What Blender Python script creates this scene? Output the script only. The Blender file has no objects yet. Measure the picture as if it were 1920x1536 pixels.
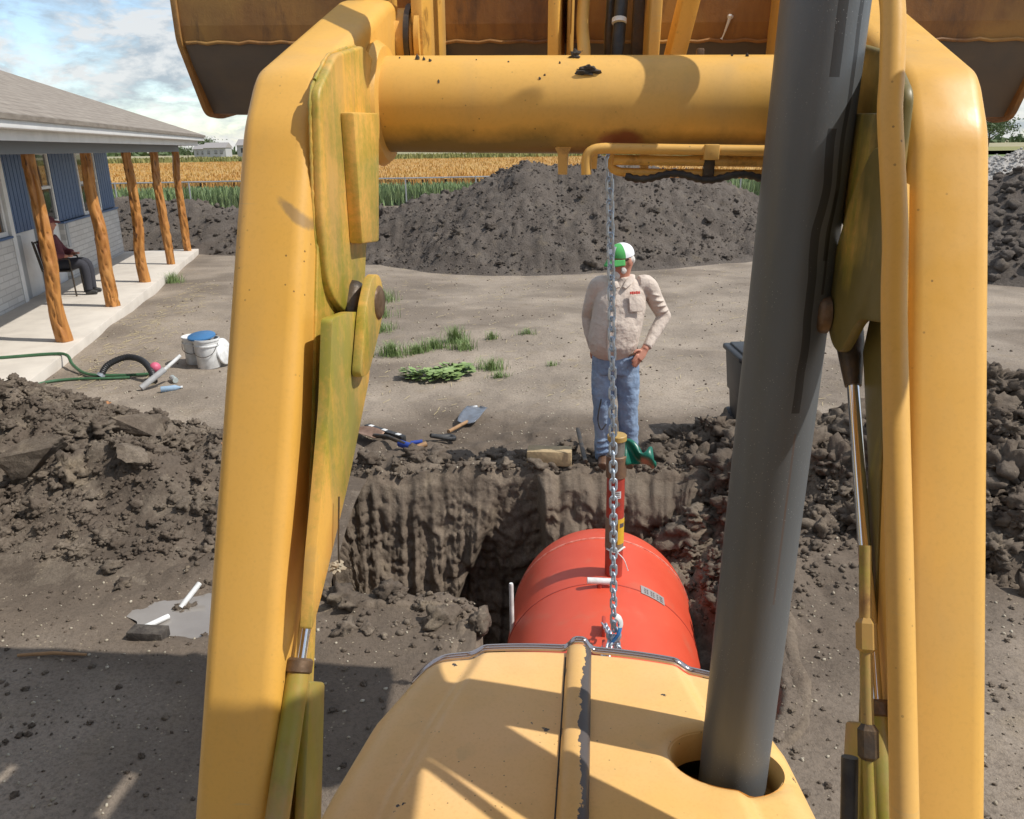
import bpy, bmesh, math, random
import numpy as np
from mathutils import Vector, Matrix
random.seed(7); rng = np.random.default_rng(11)
scn = bpy.context.scene
COL = scn.collection
R_ = math.radians

# ------------------------------------------------------------------ camera
CAMH = 2.5
PITCH, ROLL = R_(18.2), R_(0.9)
F_ = np.array([0, math.cos(PITCH), -math.sin(PITCH)])
R0 = np.array([1., 0, 0]); U0 = np.cross(R0, F_)
RV = math.cos(ROLL)*R0 - math.sin(ROLL)*U0
UV = math.cos(ROLL)*U0 + math.sin(ROLL)*R0
cam = bpy.data.cameras.new('camera'); camo = bpy.data.objects.new('camera', cam); COL.objects.link(camo)
cam.sensor_width = 36.0; cam.sensor_fit = 'HORIZONTAL'; cam.lens = 36.0*1500/1920
cam.clip_start = 0.05; cam.clip_end = 5000
camo.matrix_world = Matrix(((RV[0], UV[0], -F_[0], 0), (RV[1], UV[1], -F_[1], 0), (RV[2], UV[2], -F_[2], CAMH), (0, 0, 0, 1)))
scn.camera = camo

# ------------------------------------------------------------------ sky, sun, exposure
SUN_EL, SUN_AZ = R_(51.5), R_(13)      # sun stands right of the view and a little behind the camera
SUNV = Vector((math.cos(SUN_EL)*math.cos(SUN_AZ), -math.cos(SUN_EL)*math.sin(SUN_AZ), math.sin(SUN_EL)))
world = bpy.data.worlds.new('World'); scn.world = world; world.use_nodes = True
wn = world.node_tree; wn.nodes.clear()
def N(t, typ, **k):
    n = t.nodes.new(typ)
    for a, b in k.items():
        setattr(n, a, b)
    return n
wout = N(wn, 'ShaderNodeOutputWorld')
sky = N(wn, 'ShaderNodeTexSky', sky_type='NISHITA', sun_disc=False)
sky.sun_elevation = SUN_EL
sky.sun_rotation = math.atan2(SUNV.x, SUNV.y)
sky.air_density = 1.0; sky.dust_density = 0.1; sky.ozone_density = 1.8
bgs = N(wn, 'ShaderNodeBackground'); bgs.inputs['Strength'].default_value = 0.15
wn.links.new(sky.outputs[0], bgs.inputs['Color'])
tc = N(wn, 'ShaderNodeTexCoord')
sep = N(wn, 'ShaderNodeSeparateXYZ'); wn.links.new(tc.outputs['Generated'], sep.inputs[0])
def cloud_noise(dz, detail):
    ad = N(wn, 'ShaderNodeVectorMath', operation='ADD'); ad.inputs[1].default_value = (3.1, 0.7, dz); wn.links.new(tc.outputs['Generated'], ad.inputs[0])
    mp = N(wn, 'ShaderNodeMapping'); mp.inputs['Scale'].default_value = (1.0, 1.0, 2.3); wn.links.new(ad.outputs[0], mp.inputs[0])
    n_ = N(wn, 'ShaderNodeTexNoise', noise_dimensions='3D'); n_.inputs['Scale'].default_value = 13.0; n_.inputs['Detail'].default_value = detail
    n_.inputs['Roughness'].default_value = 0.60; n_.inputs['Distortion'].default_value = 0.3
    wn.links.new(mp.outputs[0], n_.inputs['Vector']); return n_.outputs['Fac']
c_a = cloud_noise(0.0, 10); c_b = cloud_noise(0.022, 6)
cr = N(wn, 'ShaderNodeValToRGB'); cr.color_ramp.elements[0].position = 0.37; cr.color_ramp.elements[1].position = 0.55
wn.links.new(c_a, cr.inputs[0])
df = N(wn, 'ShaderNodeMath', operation='SUBTRACT'); wn.links.new(c_a, df.inputs[0]); wn.links.new(c_b, df.inputs[1])
cr2 = N(wn, 'ShaderNodeValToRGB'); cr2.color_ramp.elements[0].position = 0.40; cr2.color_ramp.elements[1].position = 0.60
cr2.color_ramp.elements[0].color = (0.50, 0.58, 0.66, 1); cr2.color_ramp.elements[1].color = (0.95, 0.96, 0.96, 1)
sh_ = N(wn, 'ShaderNodeMath', operation='MULTIPLY_ADD'); wn.links.new(df.outputs[0], sh_.inputs[0]); sh_.inputs[1].default_value = 1.3; sh_.inputs[2].default_value = 0.49
wn.links.new(sh_.outputs[0], cr2.inputs[0])
bgc = N(wn, 'ShaderNodeBackground'); bgc.inputs['Strength'].default_value = 0.72
wn.links.new(cr2.outputs[0], bgc.inputs['Color'])
cf = N(wn, 'ShaderNodeMath', operation='MULTIPLY'); wn.links.new(cr.outputs[0], cf.inputs[0]); cf.inputs[1].default_value = 0.9
mx = N(wn, 'ShaderNodeMixShader'); wn.links.new(cf.outputs[0], mx.inputs[0]); wn.links.new(bgs.outputs[0], mx.inputs[1]); wn.links.new(bgc.outputs[0], mx.inputs[2])
wn.links.new(mx.outputs[0], wout.inputs['Surface'])

sun = bpy.data.lights.new('sun', 'SUN'); sun.energy = 3.6; sun.angle = R_(0.55); sun.color = (1.0, 0.955, 0.88)
suno = bpy.data.objects.new('sun', sun); COL.objects.link(suno)
suno.rotation_euler = (-SUNV).to_track_quat('-Z', 'Y').to_euler()
scn.view_settings.view_transform = 'Standard'; scn.view_settings.look = 'None'
scn.view_settings.exposure = 0.24; scn.view_settings.gamma = 1.0; scn.view_settings.use_curve_mapping = False

scn.cycles.max_bounces = 6; scn.cycles.diffuse_bounces = 3; scn.cycles.glossy_bounces = 3; scn.cycles.transparent_max_bounces = 8

# ------------------------------------------------------------------ numpy noise
def _h(ix, iy, iz, s):
    h = (ix.astype(np.int64)*374761393 + iy.astype(np.int64)*668265263 + iz.astype(np.int64)*2147483647 + s*974634777) & 0xffffffff
    h = ((h ^ (h >> 13))*1274126177) & 0xffffffff
    h = h ^ (h >> 16)
    return (h & 0xffff)/32767.5 - 1.0
def vn(x, y, z=None, s=0):
    x = np.asarray(x, float); y = np.asarray(y, float)
    z = np.zeros_like(x) if z is None else np.asarray(z, float)
    ix, iy, iz = np.floor(x), np.floor(y), np.floor(z)
    fx, fy, fz = x-ix, y-iy, z-iz
    ux, uy, uz = [f*f*f*(f*(f*6-15)+10) for f in (fx, fy, fz)]
    r = 0
    for a in (0, 1):
        for b in (0, 1):
            for c in (0, 1):
                w = (ux if a else 1-ux)*(uy if b else 1-uy)*(uz if c else 1-uz)
                r = r + w*_h(ix+a, iy+b, iz+c, s)
    return r
def fbm(x, y, z=None, o=4, s=0, g=0.5):
    r = 0; a = 1.0; k = 1.0
    for i in range(o):
        r = r + a*vn(x*k+i*17.3, y*k+i*9.1, None if z is None else z*k+i*5.7, s+i); a *= g; k *= 2.03
    return r
def billow(x, y, z=None, o=4, s=0, g=0.5):
    r = 0; a = 1.0; k = 1.0
    for i in range(o):
        r = r + a*(np.abs(vn(x*k+i*17.3, y*k+i*9.1, None if z is None else z*k+i*5.7, s+i))*2.2-0.75); a *= g; k *= 2.03
    return r
def sst(a, b, x):
    t = np.clip((np.asarray(x, float)-a)/(b-a), 0, 1); return t*t*(3-2*t)

# ------------------------------------------------------------------ object helpers
OFFS = {}
def obj(name, vf, mat, parent=None, smooth=True, bev=None, ang=35, local=False):
    """ONE mesh object. vf = (verts, faces). World coordinates unless local."""
    v, f = vf
    me = bpy.data.meshes.new(name)
    v = np.asarray(v, float)
    if parent is not None and not local:
        v = v - np.asarray(OFFS.get(parent.name, (0, 0, 0)))
    if isinstance(f, np.ndarray) and f.ndim == 2:
        k = f.shape[1]; me.vertices.add(len(v)); me.vertices.foreach_set('co', v.astype(np.float32).ravel())
        me.loops.add(f.size); me.loops.foreach_set('vertex_index', f.astype(np.int32).ravel())
        me.polygons.add(len(f)); me.polygons.foreach_set('loop_start', np.arange(0, f.size, k, dtype=np.int32)); me.polygons.foreach_set('loop_total', np.full(len(f), k, np.int32))
        me.update(calc_edges=True)
    else:
        me.from_pydata(v.tolist(), [], f)
    if bev:
        bm = bmesh.new(); bm.from_mesh(me)
        es = [e for e in bm.edges if len(e.link_faces) == 2 and e.calc_face_angle(0) > R_(25)]
        bmesh.ops.bevel(bm, geom=es, offset=bev[0], segments=bev[1], profile=0.5, affect='EDGES', clamp_overlap=True)
        bm.to_mesh(me); bm.free()
    me.materials.append(mat)
    if smooth:
        me.polygons.foreach_set('use_smooth', [True]*len(me.polygons))
        if ang < 180:
            me.set_sharp_from_angle(angle=R_(ang))
    me.update()
    o = bpy.data.objects.new(name, me); COL.objects.link(o)
    if parent is not None:
        o.parent = parent; OFFS[o.name] = OFFS.get(parent.name, (0, 0, 0))
    return o
def thing(name, label, cat, loc=(0, 0, 0), group=None):
    o = bpy.data.objects.new(name, None); COL.objects.link(o); o.location = loc; o.empty_display_size = 0.2
    o['label'] = label; o['category'] = cat
    if group: o['group'] = group
    OFFS[o.name] = tuple(loc)
    return o
def tag(o, label, cat, group=None):
    o['label'] = label; o['category'] = cat
    if group: o['group'] = group
    return o
def struct(o): o['kind'] = 'structure'; return o
def stuff(o): o['kind'] = 'stuff'; return o
def cat(*gs):
    V = []; F = []; n = 0
    for v, f in gs:
        v = [tuple(p) for p in v]
        V += v; F += [tuple(i+n for i in q) for q in f]; n += len(v)
    return V, F
def tri_blob(Vs, Fs):
    """many small meshes joined (numpy)"""
    n = 0; fo = []
    for v, f in zip(Vs, Fs):
        fo.append(f+n); n += len(v)
    return np.concatenate(Vs), np.concatenate(fo)
def box(c, s, rz=0.0, M=None):
    hx, hy, hz = s[0]/2, s[1]/2, s[2]/2
    v = [(-hx, -hy, -hz), (hx, -hy, -hz), (hx, hy, -hz), (-hx, hy, -hz), (-hx, -hy, hz), (hx, -hy, hz), (hx, hy, hz), (-hx, hy, hz)]
    if M is None: M = Matrix.Rotation(rz, 3, 'Z')
    v = [tuple(M @ Vector(p) + Vector(c)) for p in v]
    return v, [(0, 3, 2, 1), (4, 5, 6, 7), (0, 1, 5, 4), (1, 2, 6, 5), (2, 3, 7, 6), (3, 0, 4, 7)]
def beam(a, b, w, t, up=(0, 0, 1)):
    a, b = Vector(a), Vector(b); d = (b-a); L = d.length; d.normalize()
    s = d.cross(Vector(up)); s = s.normalized() if s.length > 1e-6 else Vector((1, 0, 0)); u = s.cross(d)
    M = Matrix((s, d, u)).transposed()
    return box((a+b)/2, (w, L, t), M=M)
def tube(pts, r, n=12, caps=True, ell=None):
    pts = [Vector(p) for p in pts]; m = len(pts)
    rs = list(r) if hasattr(r, '__len__') else [r]*m
    V = []; F = []; nrm = None
    for i, p in enumerate(pts):
        t = (pts[min(i+1, m-1)]-pts[max(i-1, 0)])
        t = t.normalized() if t.length > 1e-9 else Vector((0, 0, 1))
        if nrm is None:
            nrm = t.orthogonal().normalized() if ell is None else (Vector(ell)-t*t.dot(Vector(ell))).normalized()
        else:
            nrm = (nrm - t*nrm.dot(t)); nrm = nrm.normalized() if nrm.length > 1e-6 else t.orthogonal().normalized()
        b = t.cross(nrm)
        rr = rs[i] if hasattr(rs[i], '__len__') else (rs[i], rs[i])
        for k in range(n):
            a = 2*math.pi*k/n
            V.append(tuple(p + nrm*math.cos(a)*rr[0] + b*math.sin(a)*rr[1]))
    for i in range(m-1):
        for k in range(n):
            F.append((i*n+k, i*n+(k+1) % n, (i+1)*n+(k+1) % n, (i+1)*n+k))
    if caps:
        F.append(tuple(reversed(range(n)))); F.append(tuple((m-1)*n+k for k in range(n)))
    return V, F
def lathe(prof, n=24, c=(0, 0, 0), M=None):
    V = []; F = []; m = len(prof)
    for r, z in prof:
        for k in range(n):
            a = 2*math.pi*k/n; p = Vector((r*math.cos(a), r*math.sin(a), z))
            if M is not None: p = M @ p
            V.append(tuple(p+Vector(c)))
    for i in range(m-1):
        for k in range(n):
            F.append((i*n+k, i*n+(k+1) % n, (i+1)*n+(k+1) % n, (i+1)*n+k))
    if prof[0][0] > 1e-5: F.append(tuple(reversed(range(n))))
    if prof[-1][0] > 1e-5: F.append(tuple((m-1)*n+k for k in range(n)))
    return V, F
def prism(poly, x0, x1):
    """polygon in (y,z), extruded along x"""
    a = sum(poly[i][0]*poly[(i+1) % len(poly)][1]-poly[(i+1) % len(poly)][0]*poly[i][1] for i in range(len(poly)))
    if a < 0: poly = poly[::-1]
    n = len(poly)
    V = [(x0, y, z) for y, z in poly]+[(x1, y, z) for y, z in poly]
    F = [tuple(reversed(range(n))), tuple(n+i for i in range(n))]
    F += [(i, (i+1) % n, n+(i+1) % n, n+i) for i in range(n)]
    if x1 < x0: F = [tuple(reversed(f)) for f in F]
    return V, F
def bez(pts, k=6):
    """smooth polyline through points (Catmull-Rom)"""
    P = [Vector(p) for p in pts]; P = [2*P[0]-P[1]]+P+[2*P[-1]-P[-2]]; out = []
    for i in range(1, len(P)-2):
        for j in range(k):
            t = j/k
            out.append(0.5*((2*P[i])+(-P[i-1]+P[i+1])*t+(2*P[i-1]-5*P[i]+4*P[i+1]-P[i+2])*t*t+(-P[i-1]+3*P[i]-3*P[i+1]+P[i+2])*t**3))
    out.append(P[-2]); return out
_ICO = {}
def ico(sub):
    if sub not in _ICO:
        bm = bmesh.new(); bmesh.ops.create_icosphere(bm, subdivisions=sub, radius=1.0)
        _ICO[sub] = (np.array([v.co[:] for v in bm.verts]), np.array([[v.index for v in f.verts] for f in bm.faces])); bm.free()
    return _ICO[sub]
def grid_faces(ny, nx):
    i = np.arange(ny*nx).reshape(ny, nx)
    return np.stack([i[:-1, :-1], i[:-1, 1:], i[1:, 1:], i[1:, :-1]], -1).reshape(-1, 4)

# ------------------------------------------------------------------ materials
def mat(name, col, rough=0.6, metal=0.0, col2=None, scale=8.0, detail=5.0, lo=0.4, hi=0.65, bump=0.0, bscale=60.0, bdist=0.01, spec=0.5, stretch=(1, 1, 1), trans=0.0, coat=0.0):
    m = bpy.data.materials.new(name); m.use_nodes = True; t = m.node_tree; b = t.nodes['Principled BSDF']
    b.inputs['Roughness'].default_value = rough; b.inputs['Metallic'].default_value = metal
    b.inputs['Specular IOR Level'].default_value = spec
    b.inputs['Base Color'].default_value = (*col, 1)
    if coat: b.inputs['Coat Weight'].default_value = coat; b.inputs['Coat Roughness'].default_value = 0.08
    if trans: b.inputs['Transmission Weight'].default_value = trans
    tcn = N(t, 'ShaderNodeTexCoord'); mp = N(t, 'ShaderNodeMapping'); mp.inputs['Scale'].default_value = stretch
    t.links.new(tcn.outputs['Object'], mp.inputs[0])
    if col2:
        nn = N(t, 'ShaderNodeTexNoise'); nn.inputs['Scale'].default_value = scale; nn.inputs['Detail'].default_value = detail; nn.inputs['Roughness'].default_value = 0.6
        t.links.new(mp.outputs[0], nn.inputs['Vector'])
        r = N(t, 'ShaderNodeValToRGB'); r.color_ramp.elements[0].position = lo; r.color_ramp.elements[1].position = hi
        r.color_ramp.elements[0].color = (*col, 1); r.color_ramp.elements[1].color = (*col2, 1)
        t.links.new(nn.outputs['Fac'], r.inputs[0]); t.links.new(r.outputs[0], b.inputs['Base Color'])
    if bump:
        n2 = N(t, 'ShaderNodeTexNoise'); n2.inputs['Scale'].default_value = bscale; n2.inputs['Detail'].default_value = 6
        t.links.new(mp.outputs[0], n2.inputs['Vector'])
        bp = N(t, 'ShaderNodeBump'); bp.inputs['Strength'].default_value = bump; bp.inputs['Distance'].default_value = bdist
        t.links.new(n2.outputs['Fac'], bp.inputs['Height']); t.links.new(bp.outputs[0], b.inputs['Normal'])
    return m
def mth(t, op, a, b=None, c=None, clamp=False):
    n = N(t, 'ShaderNodeMath', operation=op); n.use_clamp = clamp
    for i, x in enumerate((a, b, c)):
        if x is None: continue
        if hasattr(x, 'is_linked'): t.links.new(x, n.inputs[i])
        else: n.inputs[i].default_value = x
    return n.outputs[0]
def mixc(t, fac, a, b):
    n = N(t, 'ShaderNodeMix', data_type='RGBA')
    for s, x in ((n.inputs[0], fac), (n.inputs[6], a), (n.inputs[7], b)):
        if hasattr(x, 'is_linked'): t.links.new(x, s)
        else: s.default_value = (*x, 1) if hasattr(x, '__len__') else x
    return n.outputs[2]
def noise(t, vec, scale, detail=4, rough=0.55):
    n = N(t, 'ShaderNodeTexNoise'); n.inputs['Scale'].default_value = scale; n.inputs['Detail'].default_value = detail; n.inputs['Roughness'].default_value = rough
    t.links.new(vec, n.inputs['Vector']); return n.outputs['Fac']
def ramp(t, x, a, b):
    n = N(t, 'ShaderNodeMapRange'); n.inputs[1].default_value = a; n.inputs[2].default_value = b; n.clamp = True
    t.links.new(x, n.inputs[0]); return n.outputs[0]
def mapping(t, stretch=(1, 1, 1)):
    tcn = N(t, 'ShaderNodeTexCoord'); mp = N(t, 'ShaderNodeMapping'); mp.inputs['Scale'].default_value = stretch
    t.links.new(tcn.outputs['Object'], mp.inputs[0]); return mp.outputs[0]

YEL = (0.73, 0.405, 0.074)
def paint(name, algae=0.0, chips=0.0, dirt=0.35, rust=0.0, base=YEL, rough=0.34):
    """weathered yellow machine paint: fading, dust film, chips to dark primer, rust specks, green algae film"""
    m = bpy.data.materials.new(name); m.use_nodes = True; t = m.node_tree; b = t.nodes['Principled BSDF']
    v = mapping(t); vs = mapping(t, (1.0, 1.0, 0.16))
    c = mixc(t, ramp(t, noise(t, v, 2.2, 4), 0.35, 0.7), base, (base[0]*1.06, base[1]*1.10, base[2]*1.5))
    # streaked dust film
    c = mixc(t, mth(t, 'MULTIPLY', ramp(t, noise(t, vs, 9, 6), 0.5, 0.78), dirt), c, (0.42, 0.30, 0.14))
    c = mixc(t, mth(t, 'MULTIPLY', ramp(t, noise(t, v, 130, 3, 0.6), 0.5, 0.8), 0.22), c, (0.50, 0.27, 0.06))
    sc_ = ramp(t, noise(t, mapping(t, (1.0, 1.0, 14.0)), 7, 3, 0.4), 0.70, 0.72)
    c = mixc(t, mth(t, 'MULTIPLY', mth(t, 'MULTIPLY', sc_, ramp(t, noise(t, v, 5, 2), 0.52, 0.6)), 0.28), c, (0.52, 0.38, 0.18))
    # tiny specks
    vo = N(t, 'ShaderNodeTexVoronoi'); vo.inputs['Scale'].default_value = 46; t.links.new(v, vo.inputs['Vector'])
    spn = noise(t, v, 3.1, 2)
    sp = mth(t, 'MULTIPLY', mth(t, 'LESS_THAN', vo.outputs['Distance'], 0.085), ramp(t, spn, 0.48, 0.62))
    c = mixc(t, mth(t, 'MULTIPLY', sp, 0.8), c, (0.12, 0.06, 0.025))
    if rust:
        c = mixc(t, mth(t, 'MULTIPLY', ramp(t, noise(t, v, 6.5, 8, 0.7), 0.56, 0.66), rust), c, (0.16, 0.065, 0.022))
    if algae:
        vf_ = mapping(t, (1.0, 1.0, 0.10))
        g = ramp(t, mth(t, 'ADD', mth(t, 'MULTIPLY', noise(t, v, 3.2, 4), 0.75), mth(t, 'ADD', mth(t, 'MULTIPLY', noise(t, vf_, 34, 5, 0.6), 0.30), mth(t, 'MULTIPLY', noise(t, v, 90, 4, 0.7), 0.22))), 0.56, 0.72)
        c = mixc(t, mth(t, 'MULTIPLY', g, min(1.0, algae)), c, (0.265, 0.265, 0.030))
        g2 = ramp(t, mth(t, 'ADD', noise(t, vf_, 18, 5), mth(t, 'MULTIPLY', noise(t, v, 5, 3), 0.5)), 0.72, 0.86)
        c = mixc(t, mth(t, 'MULTIPLY', g2, min(1.0, algae)*0.35), c, (0.26, 0.21, 0.10))
        if algae > 1.0:  # extra dark olive: shade painted over the algae
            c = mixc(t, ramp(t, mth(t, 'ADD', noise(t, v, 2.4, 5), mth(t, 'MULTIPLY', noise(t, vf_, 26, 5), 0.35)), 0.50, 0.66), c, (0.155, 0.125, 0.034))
    if chips:
        ch = noise(t, v, 11.0, 7, 0.62)
        k = mth(t, 'GREATER_THAN', ch, 0.715-0.02*chips)
        c = mixc(t, k, c, (0.055, 0.048, 0.042))
    t.links.new(c, b.inputs['Base Color'])
    rn = ramp(t, noise(t, v, 14, 5), 0.3, 0.8)
    t.links.new(mth(t, 'MULTIPLY_ADD', rn, 0.25, rough), b.inputs['Roughness'])
    bp = N(t, 'ShaderNodeBump'); bp.inputs['Strength'].default_value = 0.12; bp.inputs['Distance'].default_value = 0.002
    t.links.new(noise(t, v, 55, 4), bp.inputs['Height']); t.links.new(bp.outputs[0], b.inputs['Normal'])
    return m
M_YEL = paint('yellow_paint', dirt=0.3)
M_ALGL = paint('yellow_paint_algae', algae=0.9, dirt=0.3, rust=0.05)
M_ALGR_SHADE = paint('yellow_paint_algae_shaded', algae=1.2, dirt=0.7, rust=0.3)  # algae, plus darker olive painted in for the shaded right plates
M_GUARD = paint('grimy_guard_paint', algae=0.8, dirt=1.0, rust=0.7, base=(0.40, 0.24, 0.06))
M_TUBE = paint('yellow_paint_tube', dirt=0.4, rust=0.1)
M_HOOD = paint('hood_paint', chips=1.0, dirt=0.2, base=(0.78, 0.475, 0.155), rough=0.30)
M_LINK = paint('linkage_paint', dirt=0.7, rust=0.75)
M_PIPE = paint('pipe_paint', dirt=0.2, base=(0.72, 0.41, 0.085))
# E1
def rust_mat():
    m = bpy.data.materials.new('rusty_bucket_steel'); m.use_nodes = True; t = m.node_tree; b = t.nodes['Principled BSDF']
    v = mapping(t); vs = mapping(t, (1, 1, 0.25))
    c = mixc(t, ramp(t, noise(t, vs, 6, 8, 0.65), 0.35, 0.68), (0.17, 0.080, 0.032), (0.40, 0.195, 0.050))
    c = mixc(t, ramp(t, noise(t, v, 2.6, 5), 0.48, 0.7), c, (0.46, 0.26, 0.065))
    c = mixc(t, mth(t, 'MULTIPLY', ramp(t, noise(t, vs, 16, 7, 0.7), 0.55, 0.7), 0.7), c, (0.075, 0.045, 0.03))
    t.links.new(c, b.inputs['Base Color']); b.inputs['Roughness'].default_value = 0.62
    bp = N(t, 'ShaderNodeBump'); bp.inputs['Strength'].default_value = 0.35; bp.inputs['Distance'].default_value = 0.004
    t.links.new(noise(t, v, 40, 6, 0.7), bp.inputs['Height']); t.links.new(bp.outputs[0], b.inputs['Normal'])
    return m
M_RUST = rust_mat()
M_BELLY = mat('shaded_bucket_steel', (0.10, 0.082, 0.068), 0.6, col2=(0.135, 0.10, 0.07), scale=9, bump=0.25, bscale=50, bdist=0.003)
M_BLACK = mat('black_rubber', (0.018, 0.018, 0.02), 0.5, col2=(0.05, 0.048, 0.045), scale=20, bump=0.2)
M_DKMET = mat('dark_oily_steel', (0.045, 0.04, 0.036), 0.45, metal=0.3, col2=(0.11, 0.075, 0.045), scale=18, bump=0.25)
M_PIN = mat('brown_pin_steel', (0.12, 0.075, 0.045), 0.5, metal=0.4, col2=(0.22, 0.14, 0.08), scale=25, bump=0.25)
M_CHROME = mat('chrome', (0.78, 0.78, 0.80), 0.09, metal=1.0)
M_ZINC = mat('galvanised_steel', (0.62, 0.68, 0.75), 0.36, metal=0.55, col2=(0.50, 0.57, 0.65), scale=60)
M_WHITE = mat('white_plastic', (0.78, 0.78, 0.77), 0.4, col2=(0.60, 0.60, 0.58), scale=14)
M_MUD = mat('dried_mud', (0.055, 0.045, 0.038), 0.95, col2=(0.10, 0.085, 0.07), scale=30, bump=0.6, bscale=80)

def soil_mat(name, wet, dry, speck=0.55, attr=True, bump=0.55, bdist=0.02):
    m = bpy.data.materials.new(name); m.use_nodes = True; t = m.node_tree; b = t.nodes['Principled BSDF']
    v = mapping(t)
    c0 = mixc(t, ramp(t, noise(t, v, 1.7, 4), 0.38, 0.66), wet, tuple(x*1.35 for x in wet))
    c1 = mixc(t, ramp(t, noise(t, v, 0.9, 5, 0.6), 0.36, 0.66), dry, tuple(x*0.66 for x in dry))
    c1 = mixc(t, mth(t, 'MULTIPLY', ramp(t, noise(t, v, 3.3, 5), 0.55, 0.72), 0.45), c1, (0.30, 0.235, 0.155))
    if attr:
        at = N(t, 'ShaderNodeAttribute', attribute_name='dry')
        c = mixc(t, at.outputs['Fac'], c0, c1)
    else:
        c = mixc(t, ramp(t, mth(t, 'ADD', noise(t, v, 2.6, 4), mth(t, 'MULTIPLY', mth(t, 'SUBTRACT', noise(t, v, 14, 4, 0.6), 0.5), 0.6)), 0.44, 0.62), c0, c1)
    c = mixc(t, mth(t, 'MULTIPLY', ramp(t, noise(t, v, 48, 3, 0.7), 0.45, 0.72), 0.5), c, tuple(x*0.5 for x in wet))
    vo = N(t, 'ShaderNodeTexVoronoi'); vo.inputs['Scale'].default_value = 30; t.links.new(v, vo.inputs['Vector'])
    sp = mth(t, 'MULTIPLY', mth(t, 'LESS_THAN', vo.outputs['Distance'], 0.17), ramp(t, noise(t, v, 5.3, 3), 0.50, 0.60))
    c = mixc(t, mth(t, 'MULTIPLY', sp, speck), c, (0.42, 0.35, 0.24))
    t.links.new(c, b.inputs['Base Color']); b.inputs['Roughness'].default_value = 0.95; b.inputs['Specular IOR Level'].default_value = 0.2
    hh = mth(t, 'ADD', noise(t, v, 26, 5, 0.68), mth(t, 'MULTIPLY', noise(t, v, 120, 3, 0.6), 0.4))
    bp = N(t, 'ShaderNodeBump'); bp.inputs['Strength'].default_value = bump; bp.inputs['Distance'].default_value = bdist
    t.links.new(hh, bp.inputs['Height']); t.links.new(bp.outputs[0], b.inputs['Normal'])
    return m
WET = (0.125, 0.098, 0.075); DRY = (0.368, 0.305, 0.242)
M_SOIL = soil_mat('site_soil', WET, DRY)
M_CLAY = soil_mat('fresh_clay', (0.105, 0.082, 0.063), (0.225, 0.182, 0.140), attr=False, speck=0.35)
M_MOUND = soil_mat('mound_clay', (0.125, 0.104, 0.088), (0.195, 0.166, 0.142), attr=False, speck=0.15, bump=0.9, bdist=0.05)
M_WALL = soil_mat('pit_clay', (0.145, 0.113, 0.085), (0.245, 0.195, 0.147), attr=False, speck=0.3)
M_GRAV = mat('pale_gravel', (0.50, 0.47, 0.43), 0.9, col2=(0.36, 0.33, 0.30), scale=9, bump=0.9, bscale=30, bdist=0.05)
M_PEB = mat('pale_pebbles', (0.46, 0.41, 0.32), 0.85, col2=(0.30, 0.25, 0.18), scale=4)

# ------------------------------------------------------------------ terrain
HOLE = [(-1.52, 4.14), (-1.56, 5.3), (-1.42, 5.86), (-0.6, 5.97), (0.25, 5.95), (1.0, 5.90), (1.55, 5.75), (1.75, 5.3),
        (1.52, 4.5), (1.34, 3.6), (1.15, 3.0), (0.45, 2.72), (-0.22, 3.0), (-0.20, 3.5), (-0.24, 4.04), (-0.8, 4.10)]
def resample(poly, step):
    P = bez([(x, y, 0) for x, y in poly+[poly[0]]], 8); out = []
    for a, b in zip(P[:-1], P[1:]):
        k = max(1, int((b-a).length/step))
        out += [a+(b-a)*(j/k) for j in range(k)]
    return np.array([(p.x, p.y) for p in out])
HP = resample(HOLE, 0.013)
def inside(x, y, poly):
    r = np.zeros(np.shape(x), bool); j = len(poly)-1
    for i in range(len(poly)):
        xi, yi = poly[i]; xj, yj = poly[j]
        with np.errstate(divide='ignore', invalid='ignore'):
            c = ((yi > y) != (yj > y)) & (x < (xj-xi)*(y-yi)/(yj-yi+1e-12)+xi)
        r ^= c; j = i
    return r
def gbase(x, y):
    x = np.asarray(x, float); y = np.asarray(y, float)
    near = np.exp(-((x+0.3)/9)**2-((y-6)/7)**2)
    h = 0.05*fbm(x*0.35, y*0.35, o=3, s=3) + near*0.022*fbm(x*2.3, y*2.3, o=4, s=9)
    # churned belt round the pit
    d = np.sqrt(np.maximum(((x-0.1)/3.4)**2, 0)+((y-5.3)/1.9)**2)
    churn = np.exp(-(np.maximum(d-0.55, 0)/0.42)**2)
    h = h + churn*(0.020+0.030*billow(x*4.2, y*4.2, o=4, s=21))
    # old wheel ruts across the yard
    rut = np.sin((x*0.45+y*1.0)*3.0+1.3*vn(x*0.3, y*0.3, s=5))
    h = h + 0.014*rut*sst(8.5, 11, y)*sst(24, 18, y)
    # settled strip of smooth mud nearest the machine
    sm = sst(4.25, 3.9, y)*sst(-0.3, -0.6, x)
    h = h*(1-0.5*sm)
    # puddle hollow
    h = h - 0.085*np.exp(-(((x+1.78)/0.46)**2+((y-4.0)/0.24)**2)**2)
    return h
def dryness(x, y):
    d = np.sqrt(((x-0.0)/3.9)**2+((y-5.0)/2.5)**2)
    tr = sst(0.55, 0.9, np.sin((x*0.45+y)*3.0+1.3*vn(x*0.3, y*0.3, s=5)))*sst(-0.2, 0.3, vn(x*0.8, y*0.5, s=66))
    pt = sst(0.1, 0.7, fbm(x*0.55+4, y*0.8, o=4, s=71))
    return np.clip(sst(0.75, 1.25, d+0.16*fbm(x*0.9, y*0.9, o=3, s=33)), 0, 1)*(1-0.34*tr*sst(7.5, 9, y))*(1-0.50*pt)
def axis(segs):
    out = []
    for a, b, st in segs:
        k = max(1, int(round((b-a)/st))); out += list(a+(b-a)*np.arange(k)/k)
    out.append(segs[-1][1]); return np.array(out)
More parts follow.
